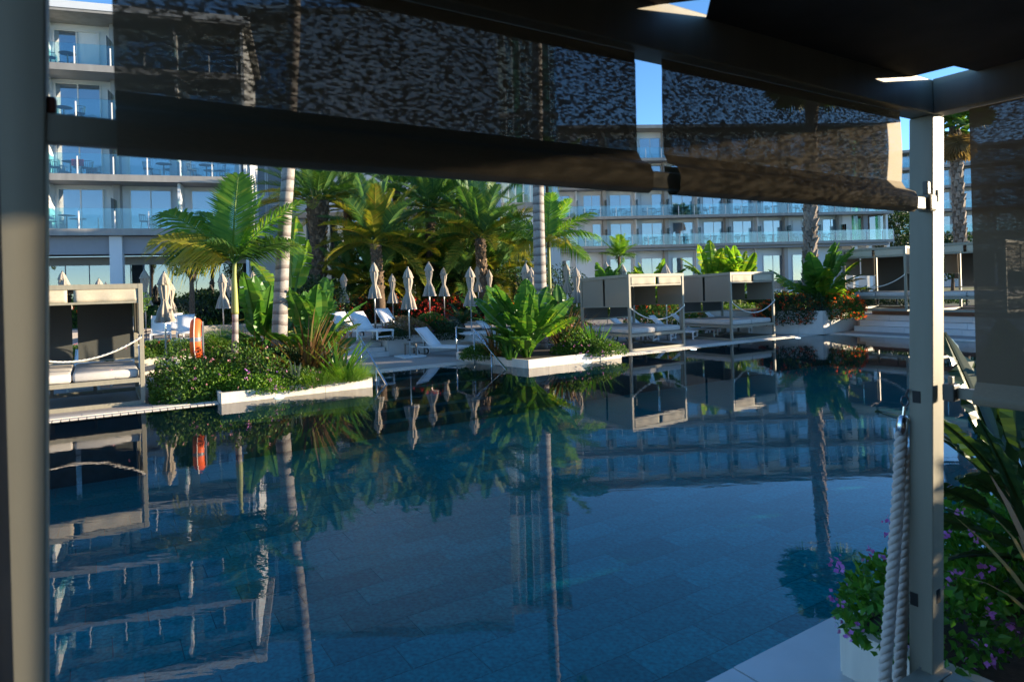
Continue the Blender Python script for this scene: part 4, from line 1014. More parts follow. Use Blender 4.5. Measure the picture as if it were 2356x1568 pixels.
for j, z in enumerate(zs2):
    top = zs2[j + 1] - .242 if j < 3 else zr2 - .3
    for i, (a, b) in enumerate(q_w):
        Q.window(Q.x(a, 500, WY), Q.x(b, 500, WY), z + .03, min(z + 2.16, top - .1), WY - .05, open_=0 if (i * 3 + j) % 7 == 3 else None)
        xf = Q.x((b + (q_w[i + 1][0] if i < 9 else b + 14)) / 2, 500, .8); big = i % 2 == 1
        Q.box('partition', 'column' if big else 'facade', xf - (.17 if big else .05), xf + (.17 if big else .05), .9 if big else .75, WY - .004, z + .002, top)
        Q.box('privacy_panel', 'privacy_glass', xf - .012, xf + .012, .07, .89 if big else .74, z + .02, z + 1.55)
        if j < 3 and i > 0: furniture(Q, Q.x((a + b) / 2 + random.uniform(-4, 6), 500, .7), .65, z, f'{fl2[j]} balcony row of right hotel, {nth[i - 1]} bay from left')
    xs = [Q.x(u, 500) for u in range(1274, 2052, 36)] + [qb - .04]
    for i in range(len(xs) - 1): Q.box('glass_panel', 'rail_glass', xs[i] + .012, xs[i + 1] - .012, .03, .045, z + .01, z + .98)
    for x in xs: Q.box('rail_post', 'white_metal', x - .02, x + .02, -.012, .028, z + .01, z + .84)
    # glazed corner at the right end
    for u0, u1, mt in ((1936, 1958, 'facade_grey'), (1962, 1972, 'green_glass'), (1985, 1995, 'dark_frame'), (2018, 2024, 'green_glass'), (2036, 2041, 'white_metal')):
        Q.box('corner_panel', mt, Q.x(u0, 500, 1), Q.x(u1, 500, 1), .9, 1.3, z + .002, top)
    Q.box('corner_glass', 'pane_dark', Q.x(1958, 500, 2), Q.x(2044, 500, 2), 2.5, 2.52, z + .002, top)
Q.box('core_wall', 'facade_grey', Q.x(1936, 500, 4), Q.x(2040, 500, 4), 4.6, 10, .7, zr2 - .31)
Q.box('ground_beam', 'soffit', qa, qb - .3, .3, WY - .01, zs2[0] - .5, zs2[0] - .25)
for i, (a, b) in enumerate(q_w):
    if i % 2 == 0 or i in (3, 7): Q.window(Q.x(a, 600, WY), Q.x(b, 600, WY), 1.2, zs2[0] - 1.15, WY - .05, curtain=(i != 3))
    xf = Q.x((b + (q_w[i + 1][0] if i < 9 else b + 14)) / 2, 600, .8)
    if i % 2: Q.box('column', 'column', xf - .17, xf + .17, .95, WY - .005, .7, zs2[0] - .51)
    else: Q.box('pilaster', 'facade', xf - .05, xf + .05, 1.1, WY - .005, .7, zs2[0] - .51)
for u in (1962, 1995, 2036): Q.box('corner_column', 'white_metal', Q.x(u, 580, .8), Q.x(u + 7, 580, .8), .5, .9, .7, zs2[0] - .25)
# --- furthest wing on the far right
E_ = Wing('hotel_wing', 'distant grey hotel wing glimpsed beside the right post', D(2150, 500, 74), 112)
ea, eb = E_.x(2062, 500), E_.x(2420, 500); ez = [E_.z(2090, v) for v in (540, 485, 432, 385)]; zt_ = E_.z(2090, 345)
E_.box('wall', 'facade_grey', ea, eb, 1.5, 9, .7, zt_ - .3); E_.box('roof_slab', 'concrete', ea, eb, -.1, 9.1, zt_ - .298, zt_)
for z in ez:
    E_.box('balcony_slab', 'concrete', ea, eb, 0, 1.496, z - .3, z)
    for k in range(14):
        xx = ea + .6 + k * 3.1
        if xx + 2.4 > eb: break
        E_.window(xx, xx + 1.9, z + .05, z + 2.0, 1.45, curtain=k % 2 == 0)
        E_.box('glass_panel', 'rail_glass', xx - .4, xx + 2.6, .03, .05, z + .02, z + .95)
        E_.box('partition', 'facade_grey', xx + 2.35, xx + 2.5, .3, 1.494, z + .004, z + 2.2)

# ------------------------------------------------------------------ palms
def set_(kind, mat, n_, **k): return [frond_mesh('frond', mat, seed=i + 1, **{a: (b[i] if isinstance(b, tuple) else b) for a, b in k.items()}) for i in range(n_)]
PH = [frond_mesh('frond', mt, L=2.7, droop=dr, nl=54, ll=.52, lw=.042, vee=.55, lift=.1, ldroop=.1, seed=i, bare=.14, rachis=.022) for i, (mt, dr) in enumerate((('palm_blue', .25), ('palm_dark', .45), ('palm_blue', .7), ('palm_gold', .6), ('palm_dark', .95), ('palm_gold', .9)))]
PHF = [frond_mesh('frond', mt, L=2.9, droop=dr, nl=60, ll=.50, lw=.040, vee=.45, lift=.05, ldroop=.2, seed=i + 9, bare=.2, rachis=.03) for i, (mt, dr) in enumerate((('palm_dark', .35), ('palm_blue', .6), ('palm_dark', .9), ('palm_gold', .7)))]
KG = [frond_mesh('frond', mt, L=1.9, droop=dr, nl=44, ll=.62, lw=.05, vee=.15, lift=.12, ldroop=ld, seed=i + 20, bare=.10, rachis=.026, fwd=.55, tipl=.55) for i, (mt, dr, ld) in enumerate((('palm_bright', .22, .05), ('palm_bright', .5, .35), ('palm_bright', .9, .6), ('palm_yellow', .9, .95), ('palm_dark', .8, .5)))]
RY = [frond_mesh('frond', mt, L=3.0, droop=dr, nl=60, ll=.6, lw=.04, vee=.3, lift=.15, ldroop=.6, seed=i + 30) for i, (mt, dr) in enumerate((('palm_dark', .5), ('palm_bright', .9), ('palm_dark', 1.2)))]
FAN = [fan_mesh('fan_leaf', mt, .85, 28, .9, i) for i, mt in enumerate(('palm_dark', 'palm_bright', 'dry'))]
boot_me = MB().add([(0, -.09, -.11), (0, .09, -.11), (.085, .035, .08), (.085, -.035, .08), (-.03, -.075, .13), (-.03, .075, .13)], [(0, 1, 2, 3), (3, 2, 5, 4), (0, 3, 4), (1, 5, 2)]).mesh('leaf_base', 'boot')
boot_p = MB().add([(0, -.10, -.12), (0, .10, -.12), (.06, .045, .16), (.06, -.045, .16), (-.03, -.07, .14), (-.03, .07, .14)], [(0, 1, 2, 3), (3, 2, 5, 4), (0, 3, 4), (1, 5, 2)]).mesh('leaf_base', 'boot_pale')
def smooth_path(pts, k=5):
    out = []
    for i in range(len(pts) - 1):
        p0, p1, p2, p3 = pts[max(i - 1, 0)], pts[i], pts[i + 1], pts[min(i + 2, len(pts) - 1)]
        for j in range(k):
            t = j / k
            out.append(.5 * ((2 * p1) + (p2 - p0) * t + (2 * p0 - 5 * p1 + 4 * p2 - p3) * t * t + (3 * p1 - p0 - 3 * p2 + p3) * t ** 3))
    return out + [pts[-1]]
def palm(label, pts, rs, tmat, fronds, group, boots=None, name='palm_tree', rings=False, crown=None, shaft=None, bstep=.16):
    """pts: points up the trunk; fronds: (mesh, azimuth, pitch, scale, roll)"""
    base = pts[0]; root = thing(name, label, 'palm tree', base, 0, group)
    k = 6; sp_ = smooth_path(pts, k); rr_ = [np.interp(i / (len(sp_) - 1), [j / (len(rs) - 1) for j in range(len(rs))], rs) for i in range(len(sp_))]
    MB().tube(sp_, rr_, 18).build('trunk', tmat, root, smooth=True, off=True)
    top = crown or pts[-1]
    if boots:
        me, z0, z1, sc_ = boots; z = z0; i = 0
        while z < z1 and i < 290:
            j = min(range(len(sp_)), key=lambda q: abs(sp_[q].z - z)); a = i * 2.39996
            r_ = rr_[j] * .93
            inst('leaf_base', me, root, sp_[j] + Vector((math.cos(a) * r_, math.sin(a) * r_, z - sp_[j].z)) - base, (0, random.uniform(-.1, .25), a), sc_ * random.uniform(.85, 1.2))
            z += bstep / 6; i += 1
    for me, az, pi_, sc_, ro in fronds:
        a = R(az); inst('frond', me, root, top - base + Vector((math.cos(a), math.sin(a), 0)) * rs[-1] * .6, (R(ro), -R(pi_), a), sc_)
    return root
def crown(meshes, n_, seed, hi=85, lo=-25, sc_=1.0, pw=.8):
    g = random.Random(seed); o = []
    for i in range(n_):
        t = (i + .5) / n_; pi_ = hi + (lo - hi) * t ** pw + g.uniform(-7, 7)
        k = min(int(t * len(meshes) + g.uniform(-.6, .6)), len(meshes) - 1); k = max(k, 0)
        o.append((meshes[k], i * 137.5 + g.uniform(-12, 12), pi_, sc_ * g.uniform(.85, 1.1), g.uniform(-15, 15)))
    return o
# the two tall banded palms
Z = 16.6
pts = [D(642, 790, Z), D(646, 690, Z), D(650, 600, Z), D(657, 480, Z), D(664, 380, Z), D(671, 200, Z), D(677, 50, Z), D(682, -350, Z)]
palm('tall palm with grey banded trunk in the left planter', pts, [.20, .185, .17, .165, .16, .155, .15, .15, .12], 'bark_ringed', crown(RY, 14, 3, 80, -30), 'tall banded palms')
Z = 21.5
pts = [D(1246, 800, Z), D(1243, 660, Z), D(1240, 540, Z), D(1238, 410, Z), D(1236, 200, Z), D(1235, 0, Z), D(1235, -160, Z)]
palm('tall palm with grey banded trunk behind the middle planter', pts, [.225, .21, .195, .185, .175, .17, .16, .14], 'bark_ringed', crown(RY, 14, 4, 80, -30), 'tall banded palms')
# slim green-stemmed palm with bright leaves
Z = 15.8
pts = [D(541, 812, Z), D(541, 770, Z), D(541, 722, Z)]
kp = palm('slim bright green palm with a yellow drooping leaf in the left planter', pts, [.085, .075, .07], 'bark_ringed', [], 'bright feather palms', crown=D(538, 606, Z))
top = D(540, 604, Z)
MB().tube(smooth_path([D(541, 722, Z), D(540, 680, Z), D(539, 640, Z), top], 5), [.085, .082, .08, .078, .075, .072, .07, .068, .065, .06, .055, .05, .05, .05, .045, .04], 14).build('crownshaft', 'green_trunk', kp, smooth=True, off=True)
for me, az, pi_, sc_, ro in ((KG[0], 95, 80, 1.20, 4), (KG[0], 60, 62, 1.04, -25), (KG[1], 5, 50, 1.20, 32), (KG[1], 172, 40, 1.33, -30), (KG[3], 212, 34, 1.02, -38), (KG[1], 150, 55, 1.0, 0), (KG[3], 188, 14, .92, -45), (KG[4], -5, 28, 0.98, -30), (KG[4], -100, 35, 0.78, 10), (KG[4], 40, 30, 0.94, 10)):
    a = R(az); inst('frond', me, kp, top - kp.location, (R(ro), -R(pi_), a), sc_)
# second one behind the middle trunk
Z = 32
top = D(1262, 555, Z); pts = [Vector((top.x, top.y, .6)), Vector((top.x, top.y, 2)), top - UP * .3]
palm('bright feather palm just right of the grey trunk', pts, [.09, .085, .07], 'green_trunk', [(KG[0], 70, 78, 1.33, 0), (KG[0], 20, 62, 1.27, 20), (KG[1], 2, 38, 1.46, 20), (KG[2], -25, 22, 1.40, 0), (KG[2], -40, -5, 1.33, 10), (KG[1], 178, 42, 1.40, -20), (KG[2], 195, 25, 1.40, 0), (KG[3], 215, 0, 1.33, 0), (KG[4], 160, 10, 1.27, 0), (KG[3], -70, 15, 1.02, 0), (KG[4], 120, 40, 1.27, 0)], 'bright feather palms', crown=top)
Z = 36
top = D(1258, 405, Z); pts = [Vector((top.x, top.y, .9)), Vector((top.x, top.y, 4)), top - UP * .2]
palm('feather palm with drooping leaves behind the top of the grey trunk', pts, [.12, .10, .08], 'trunk_brown', [(KG[2], -10, 35, 1.59, 0), (KG[2], -30, 5, 1.52, 0), (KG[1], 10, 55, 1.52, 0), (KG[4], 185, 25, 1.65, 0), (KG[4], 200, -5, 1.52, 0), (KG[2], 170, 40, 1.52, 0), (KG[1], 90, 70, 1.52, 0), (KG[2], -90, 30, 1.27, 0), (KG[3], 60, 20, 1.40, 0)], 'bright feather palms', crown=top)
Z = 40
top = D(1424, 590, Z); pts = [Vector((top.x, top.y, .75)), Vector((top.x, top.y, 1.6)), top]
palm('short palm behind the left part of the middle cabana', pts, [.1, .1, .08], 'trunk_brown', crown([KG[0], KG[1], KG[4]], 12, 8, 85, 0, .75), 'bright feather palms')
# date palms
Z = 35
t_ = D(731, 462, Z); b_ = Vector((t_.x - .1, t_.y, .9))
palm('date palm with pineapple shaped trunk top beside the white wall', [b_, b_.lerp(t_, .35), b_.lerp(t_, .68), b_.lerp(t_, .8), b_.lerp(t_, .92), t_], [.41, .40, .39, .50, .58, .50], 'trunk_brown', crown(PHF, 44, 5, 84, -8, 1.25, 1.0), 'date palms', (boot_me, 2.0, t_.z, 1.45), bstep=.24)
for k, (u, v, Z, sd, sc_, lb, n_) in enumerate(((864, 560, 25.5, 6, 1.0, 'golden date palm left of centre behind the parasols', 30), (990, 478, 29, 7, 1.0, 'taller date palm in the middle of the grove', 30), (1104, 548, 26.5, 8, 1.02, 'date palm right of centre with arching grey green leaves', 32), (800, 480, 31, 12, .95, 'thin trunked date palm close to the pineapple palm', 24), (1050, 470, 33, 15, .95, 'date palm at the back of the grove near the glass tower', 26), (912, 440, 33, 16, 1., 'date palm at the back of the grove, left of centre', 26))):
    Z *= 1.26; sc_ *= 1.26; t_ = D(u, v, Z); b_ = Vector((t_.x + .15 * (-1) ** k, t_.y, .9))
    palm(lb, [b_, b_.lerp(t_, .5), t_], [.3, .25, .25], 'trunk_brown', crown([PH[0], PH[3], PH[2], PH[5], PH[3], PH[5]] if k == 0 else PH if k == 2 else PHF, int(n_ * 1.35), sd, 84, -12, sc_, 1.0), 'date palms', (boot_me, max(.9, t_.z - 2.2), t_.z, .9) if k in (0, 1, 2) else None, bstep=.22)
# low suckering date palms under the grove
for k, (u, v, Z, sc_, lb) in enumerate(((800, 655, 24.5, .55, 'low bushy date palm behind the left of the parasol row'), (868, 650, 24, .62, 'low bushy date palm below the golden one'), (930, 640, 25, .6, 'low bushy date palm left of the tallest parasol'), (1000, 630, 26, .6, 'low bushy date palm behind the tallest parasol'), (1062, 640, 25, .62, 'low bushy date palm between the right parasols'), (1140, 630, 25.5, .6, 'low bushy date palm left of the grey trunk'), (900, 590, 27, .7, 'shady date palm sucker in the dark of the grove'), (1030, 590, 28, .7, 'shady date palm sucker behind the slim parasol'), (1180, 600, 27, .62, 'dark date palm sucker beside the grey trunk'))):
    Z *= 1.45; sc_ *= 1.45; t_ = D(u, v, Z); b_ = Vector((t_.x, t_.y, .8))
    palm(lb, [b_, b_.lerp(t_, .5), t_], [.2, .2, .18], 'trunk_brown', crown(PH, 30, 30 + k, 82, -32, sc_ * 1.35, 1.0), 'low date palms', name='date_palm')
# palm with shaggy trunk in the right planter, and one far right
Z = 28.0
pts = [D(1861, 712, Z), D(1863, 640, Z), D(1865, 450, Z), D(1867, 300, Z), D(1869, 195, Z)]
palm('palm with shaggy scaled trunk rising from the orange flower planter', pts, [.29, .26, .235, .21, .20], 'trunk_brown', [(FAN[i % 2], i * 137.5, 70 - i * 3.3, 1.1, random.uniform(-20, 20)) for i in range(30)], 'fan palms', (boot_p, .9, pts[-1].z, 1.25), bstep=.235)
Z = 38.0
pts = [D(2212, 640, Z), D(2208, 520, Z), D(2202, 400, Z), D(2196, 292, Z)]
fr = [(FAN[i % 2], i * 137.5, 75 - i * 3.2, 1.15, random.uniform(-20, 20)) for i in range(26)] + [(FAN[2], i * 97, -62 - (i % 5) * 6, 1.2, 0) for i in range(20)]
palm('fan palm with brown skirt of dead leaves seen right of the post', pts, [.33, .31, .29, .27], 'trunk_brown', fr, 'fan palms', (boot_p, 3.0, pts[-1].z - .5, 1.3), bstep=.3)
# ------------------------------------------------------------------ banana-like plants
def pad(mat, L_, wd, pet, bend, sl, seed): return paddle_mesh('leaf', mat, L_, wd, pet, bend, sl, seed)
BN = [pad('banana', 1.2, .62, .8, .18, 2, 1), pad('banana', 1.15, .58, .9, .45, 4, 2), pad('banana', 1.2, .56, .7, .75, 6, 3), pad('banana', .95, .54, .5, .3, 1, 4)]
BB = [pad('banana_bright', 1.15, .55, .7, .15, 4, 5), pad('banana_bright', 1.1, .52, .7, .45, 7, 6), pad('banana_bright', 1.0, .40, .6, .7, 8, 7)]
BY = [pad('banana_yellow', 1.0, .40, .8, .8, 8, 8)]
SN = [pad('strel', .62, .27, .45, .12, 1, 9), pad('strel', .72, .24, .5, .5, 2, 10), pad('strel', .7, .25, .6, .8, 3, 11)]
def clump(name, label, loc, leaves, group=None, stems=5, sr_=.035, sh=.5):
    r = thing(name, label, 'plant', loc, 0, group); mb = MB()
    for i in range(stems):
        a = i * 2.4; mb.tube([(math.cos(a) * .06, math.sin(a) * .06, -.05), (math.cos(a) * .10, math.sin(a) * .10, sh)], [sr_ * 1.3, sr_], 7)
    if stems: mb.build('stem', 'green_trunk', r, smooth=True)
    for me, az, pi_, sc_, ro, dz in leaves:
        a = R(az); inst('leaf', me, r, (math.cos(a) * .07, math.sin(a) * .07, dz), (R(ro), -R(pi_), a), sc_)
    return r
def rnd_leaves(ms, n_, seed, hi=86, lo=30, sc_=1.0, face=.55, dz=.2):
    g = random.Random(seed); o = []
    for i in range(n_):
        az = (g.choice((90, -90)) + g.uniform(-55, 55)) if g.random() < face else g.random() * 360
        t = (i + .5) / n_; pi_ = hi + (lo - hi) * t + g.uniform(-6, 6)
        o.append((ms[min(int(t * len(ms) + g.uniform(-.7, .7)) if t > 0 else 0, len(ms) - 1)], az, pi_, sc_ * g.uniform(.8, 1.12), g.uniform(-25, 25), dz * g.random()))
    return o
def at(u, v, Z_, z): p_ = D(u, v, Z_); p_.z = z; return p_
def atT(u, t, z): p_ = W(u, 720, P(0, t), A)[0]; p_.z = z; return p_
clump('banana_plant', 'big banana clump left of the banded palm', at(600, 800, 17.6, .2), rnd_leaves(BN, 16, 41, 88, 20, 1.18, .75) + [(BN[3], -80, 84, 1.3, 0, .3), (BN[1], 185, 20, 1.0, 15, .1), (BN[2], 200, 30, .9, 0, .1)], 'banana plants')
clump('banana_plant', 'big banana clump right of the banded palm', at(715, 810, 17.4, .2), rnd_leaves(BN, 20, 42, 88, 30, 1.25, .75) + [(BN[0], 70, 78, 1.22, 10, .2), (BN[0], -60, 72, 1.15, 0, .2), (BB[1], 5, 48, .9, 20, .3), (BB[0], -20, 30, .7, 30, 0), (BN[1], 30, 60, 1.1, -20, .2)], 'banana plants')
clump('banana_plant', 'tall bright banana leaves right behind the banded palm', at(662, 700, 20.5, .6), [(BB[0], 80, 84, 1.75, 0, 1.0), (BB[0], 60, 76, 1.5, 15, .8), (BB[1], 10, 60, 1.2, 0, .6), (BB[1], 150, 66, 1.5, 0, .7), (BY[0], 190, 30, 1.0, 0, .6), (BB[2], 20, 40, 1.1, 0, .6)], 'banana plants', 3, .07, 1.2)
clump('strelitzia_plant', 'broad leaved giant strelitzia in the middle planter', at(1212, 826, 18.9, .2), [(m_, a_, p_, s_ * 1.15, r_, z_) for m_, a_, p_, s_, r_, z_ in rnd_leaves(BN, 34, 43, 88, 34, .92, .6)] + [(BN[0], 8, 52, 1.05, 25, .2), (BB[1], -15, 44, 1.0, 40, .2), (BN[0], 172, 52, 1.1, -25, .2), (BN[0], 160, 64, 1.15, -20, .2), (BB[0], -35, 58, .95, 10, 0)], 'banana plants', 9, .04, .55)
clump('banana_plant', 'small bright banana plant behind the middle planter', atT(1122, -7.2, .6), [(BB[0], 90, 84, .72, 0, .25), (BB[0], 165, 48, .85, -20, .2), (BB[1], 20, 60, .6, 0, .2), (BB[1], -60, 65, .6, 0, .2), (BB[2], 0, 40, .5, 0, .1)], 'banana plants', 3, .06, .6)
clump('banana_plant', 'dark banana plant behind the grey trunk', at(1290, 690, 26, .6), rnd_leaves(BN, 10, 48, 80, 30, .9), 'banana plants')
clump('banana_plant', 'bright banana plant above the second middle cabana, left clump', at(1640, 640, 31, 1.2), rnd_leaves(BB, 14, 44, 88, 40, 1.4, .8, .6) + [(BB[0], 88, 86, 1.35, 0, .6)], 'banana plants')
clump('banana_plant', 'bright banana plant above the second middle cabana, right clump', at(1698, 640, 31, 1.2), rnd_leaves(BB, 14, 45, 86, 35, 1.35, .8, .5), 'banana plants')
clump('banana_plant', 'bright banana plant above the middle cabana roof', at(1490, 640, 31.5, 1.0), rnd_leaves(BB + BN[:1], 16, 46, 84, 35, 1.3, .8, .4), 'banana plants')
clump('banana_plant', 'banana plant behind the left corner of the middle cabana', at(1395, 640, 30.5, .8), rnd_leaves(BN + BB, 15, 47, 84, 30, 1.15, .7, .3), 'banana plants')
clump('banana_plant', 'broad leaved plant with yellowing leaves in the orange flower planter', at(1892, 716, 27.4, .95), rnd_leaves(BN + BB[:2], 26, 49, 84, 24, 1.3, .65, .2) + [(BY[0], -8, 40, 1.35, 20, .1), (BY[0], 5, 52, 1.3, 10, .2), (BB[1], -2, 62, 1.4, 0, .2), (BB[0], 175, 42, 1.45, -20, .1)], 'banana plants', 7)
# palm-like cycads by the right stairs and in the middle bed
CY = [frond_mesh('frond', 'shrub_dark', L=1.1, droop=.7, nl=40, ll=.16, lw=.014, vee=.4, ldroop=.05, seed=77, bare=.1, rachis=.012)]
for lb, p_, n_ in (('dark cycad right of the orange flower planter', at(1985, 705, 27.5, .95), 22), ('dark cycad left of the shaggy palm', at(1790, 705, 28.5, .7), 22), ('small dark cycad under the central parasols', atT(1062, -7.0, .6), 20)):
    r = thing('cycad', lb, 'plant', p_, 0, 'cycads')
    MB().lathe([(.12, -.05), (.14, .15), (.08, .28)], 10).build('stem', 'trunk_brown', r)
    for i in range(n_): a = i * 2.4; inst('frond', CY[0], r, (0, 0, .25), (0, -R(70 - i * 3), a), random.uniform(.8, 1.15))
# ------------------------------------------------------------------ spiky and grassy plants
def tuft(name, label, loc, mat, k, L_, w_, spread, seed, group=None, bend=.5, rad=.2, cat='plant'):
    r = thing(name, label, cat, loc, 0, group); blades('blades', mat, r, k, L_, w_, spread, seed, bend=bend, rad=rad); return r
tuft('phormium', 'bronze blade leaved phormium in front of the banded palm', at(706, 842, 15.9, .18), 'bronze', 120, 1.85, .065, 1.2, 1, 'bronze phormiums')
tuft('phormium', 'second bronze phormium at the right end of the left planter', at(752, 835, 15.9, .18), 'bronze', 60, 1.2, .05, 1.1, 2, 'bronze phormiums')
tuft('phormium', 'dark phormium left of the giant strelitzia', at(1140, 815, 19.4, .2), 'bronze', 60, 1.2, .055, 1.0, 3, 'bronze phormiums')
tuft('phormium', 'reddish phormium right of the giant strelitzia', at(1296, 805, 20.3, .2), 'bronze', 80, 1.55, .055, .95, 4, 'bronze phormiums')
tuft('strelitzia_plant', 'upright green strelitzia at the right end of the left planter', at(785, 862, 15.6, .2), 'banana', 34, 1.15, .10, .85, 5, 'small strelitzias', .25)
tuft('strelitzia_plant', 'upright green strelitzia at the right end of the middle planter', at(1366, 815, 19.9, .2), 'banana', 40, 1.05, .085, .9, 6, 'small strelitzias', .25)
tuft('strelitzia_plant', 'small pale green succulent-like plant in the lantana', at(682, 880, 14.6, .2), 'shrub_blue', 22, .62, .055, .6, 7, 'small strelitzias', .25, .1)
tuft('grass_tuft', 'bright green grass spilling over the right end of the left planter', at(800, 872, 15.3, .2), 'grass', 1800, .46, .012, 1.35, 8, 'grasses', .9, .5)
tuft('grass_tuft', 'bright green grass in the middle of the left planter edge', at(735, 878, 14.9, .2), 'grass', 1200, .40, .012, 1.35, 9, 'grasses', .9, .5)
tuft('grass_tuft', 'tall fountain grass behind the slim palm', atT(510, -6.6, .55), 'grass', 600, 1.0, .014, 1.0, 10, 'grasses', 1.0, .3)
tuft('grass_tuft', 'pale feathery grass right of the slim palm stem', atT(560, -6.6, .55), 'dry', 200, .95, .012, .8, 11, 'grasses', .6, .3)
tuft('lily_clump', 'lush green strap leaved clump above the front loungers', atT(1012, -6.2, .6), 'palm_bright', 90, .6, .05, 1.1, 12, 'grasses', .9, .2)
# ------------------------------------------------------------------ flowering shrubs
FP = (('fl_purple', 27, 0.030), ('fl_pink', 22, 0.025))
bush('lantana_bush', 'lantana bush with small pink flowers spilling onto the deck, left of the planter wall', 'shrub', at(440, 905, 14.3, .05), (.95, .8, .52), 5600, .07, 'shrub', FP, 1, 'lantana bushes', amp=.75)
bush('lantana_bush', 'lantana mound behind the left end of the planter wall', 'shrub', at(520, 870, 14.6, .2), (.75, .65, .5), 4200, .065, 'grass', (('fl_purple', 27, 0.030), ('fl_pink', 18, 0.025)), 2, 'lantana bushes')  # yellower leaf colour puts front sunlight into this mound
bush('lantana_bush', 'flowering lantana trailing over the middle of the left planter wall', 'shrub', at(600, 885, 14.4, .18), (.75, .5, .34), 4200, .055, 'grass', (('fl_purple', 31, 0.030), ('fl_pink', 22, 0.025)), 3, 'lantana bushes')  # front-lit look put into the leaf colour here too
bush('lantana_bush', 'lantana with pale flowers in front of the bronze phormium', 'shrub', at(678, 875, 14.9, .18), (.7, .5, .32), 3600, .055, 'shrub', (('fl_purple', 27, 0.025), ('fl_pink', 18, 0.025)), 4, 'lantana bushes')
bush('leafy_shrub', 'dark leafy shrub round the foot of the banded palm', 'shrub', at(640, 838, 16.2, .2), (1.0, .7, .75), 5000, .08, 'shrub_dark', (('fl_pink', 7, 0.025),), 5, 'leafy shrubs')
bush('leafy_shrub', 'dark leafy shrub between the slim palm and the lifebuoy', 'shrub', at(505, 838, 16.0, .2), (.75, .6, .7), 3800, .075, 'shrub', (('fl_pink', 7, 0.025),), 6, 'leafy shrubs')
bush('lantana_bush', 'purple flowering ground cover at the right of the middle planter', 'shrub', at(1345, 820, 19.6, .2), (1.05, .6, .42), 5500, .06, 'shrub', (('fl_purple', 27, 0.034),), 7, 'lantana bushes')
bush('leafy_shrub', 'green ground cover at the left end of the middle planter', 'shrub', at(1108, 828, 19.7, .2), (.6, .7, .36), 3600, .06, 'shrub', (), 8, 'leafy shrubs')
bush('lantana_bush', 'orange lantana mound spilling left over the tall planter', 'shrub', at(1815, 722, 26.4, .85), (1.35, .7, .75), 6500, .085, 'shrub_dark', (('fl_orange', 260, .05), ('fl_red', 100, .05)), 9, 'orange lantana mounds', low=-.6)
bush('lantana_bush', 'orange lantana mound on the right face of the tall planter', 'shrub', at(1940, 712, 26.4, .9), (.85, .7, .65), 4500, .085, 'shrub', (('fl_orange', 180, .05), ('fl_red', 60, .05)), 10, 'orange lantana mounds', low=-.55)
bush('silver_shrub', 'small silvery shrub between the two orange lantana mounds', 'shrub', at(1876, 715, 26.3, .9), (.65, .4, .3), 2600, .05, 'shrub_blue', (), 11)
bush('lavender_bush', 'dry purplish lavender on the planter wall by the stairs', 'shrub', atT(935, -6.3, .6), (.95, .6, .62), 5200, .06, 'dry', (('fl_purple', 27, 0.025),), 12, low=0)
bush('leafy_shrub', 'dark trailing shrub at the corner of the planter wall by the stairs', 'shrub', atT(900, -6.0, .6), (.6, .5, .35), 3000, .05, 'shrub_dark', (), 13, 'leafy shrubs')
bush('salvia_bush', 'red flowering shrub above the front loungers', 'shrub', atT(985, -6.4, .6), (.85, .6, .85), 5200, .07, 'shrub', (('fl_red', 100, .035),), 14, 'red flowering shrubs')
bush('silver_shrub', 'pale silver shrub behind the second front lounger', 'shrub', atT(1035, -6.4, .6), (.55, .5, .5), 2600, .06, 'shrub_blue', (('fl_white', 40, .03),), 15)
bush('leafy_shrub', 'dark shrub between the first and second front loungers', 'shrub', atT(1010, -5.9, .5), (.9, .5, .6), 4000, .07, 'shrub_dark', (('fl_red', 20, .03),), 16, 'leafy shrubs')
reds = [(800, 705, 23.5, 'red flower bed behind the parasol right of the bananas'), (845, 705, 24, 'red flower bed behind the upper lounger'), (895, 705, 24, 'red flower bed under the wide skirted parasol'), (955, 705, 24, 'red flower bed behind the front parasol'), (1010, 705, 24, 'red flower bed behind the slim parasol'), (1060, 712, 24, 'red flower bed left of the small banana plant'), (1130, 712, 24, 'red flower bed behind the small banana plant')]
for k, (u, v, Z, lb) in enumerate(reds):
    bush('salvia_bush', lb, 'shrub', at(u, v, Z * 1.38, .6), (1.5, .9, 1.15), 4200, .11, 'shrub_dark', (('fl_red', 170, .07), ('fl_orange', 80, .07)), 60 + k, 'red flower beds', low=0)
bush('salvia_bush', 'reddish flowering shrub left of the middle cabana', 'shrub', at(1310, 730, 24, .02), (1.1, .7, 1.2), 4200, .08, 'shrub', (('fl_red', 60, .045), ('fl_purple', 22, 0.043)), 70, 'red flowering shrubs')
bush('salvia_bush', 'red flowering shrub behind the rope of the middle cabana', 'shrub', at(1520, 735, 28.5, .02), (2.2, .8, 1.1), 6000, .09, 'shrub', (('fl_red', 140, .05), ('fl_orange', 60, .05)), 71, 'red flowering shrubs')
bush('hedge', 'dark hedge seen through the second middle cabana', 'hedge', at(1700, 715, 31.5, .02), (3.4, .9, 1.0), 8000, .10, 'shrub', (('fl_orange', 40, .05),), 72, 'hedges', low=0)
bush('hedge', 'hedge left of the orange planter by the wall', 'hedge', at(1800, 700, 33, .6), (2.6, .8, 1.0), 6000, .10, 'shrub_dark', (), 73, 'hedges', low=0)
bush('hedge', 'low hedge under the cabana on the timber platform', 'hedge', at(2075, 690, 31, .87), (3.0, .6, .55), 5000, .09, 'shrub_dark', (), 74, 'hedges', low=0)
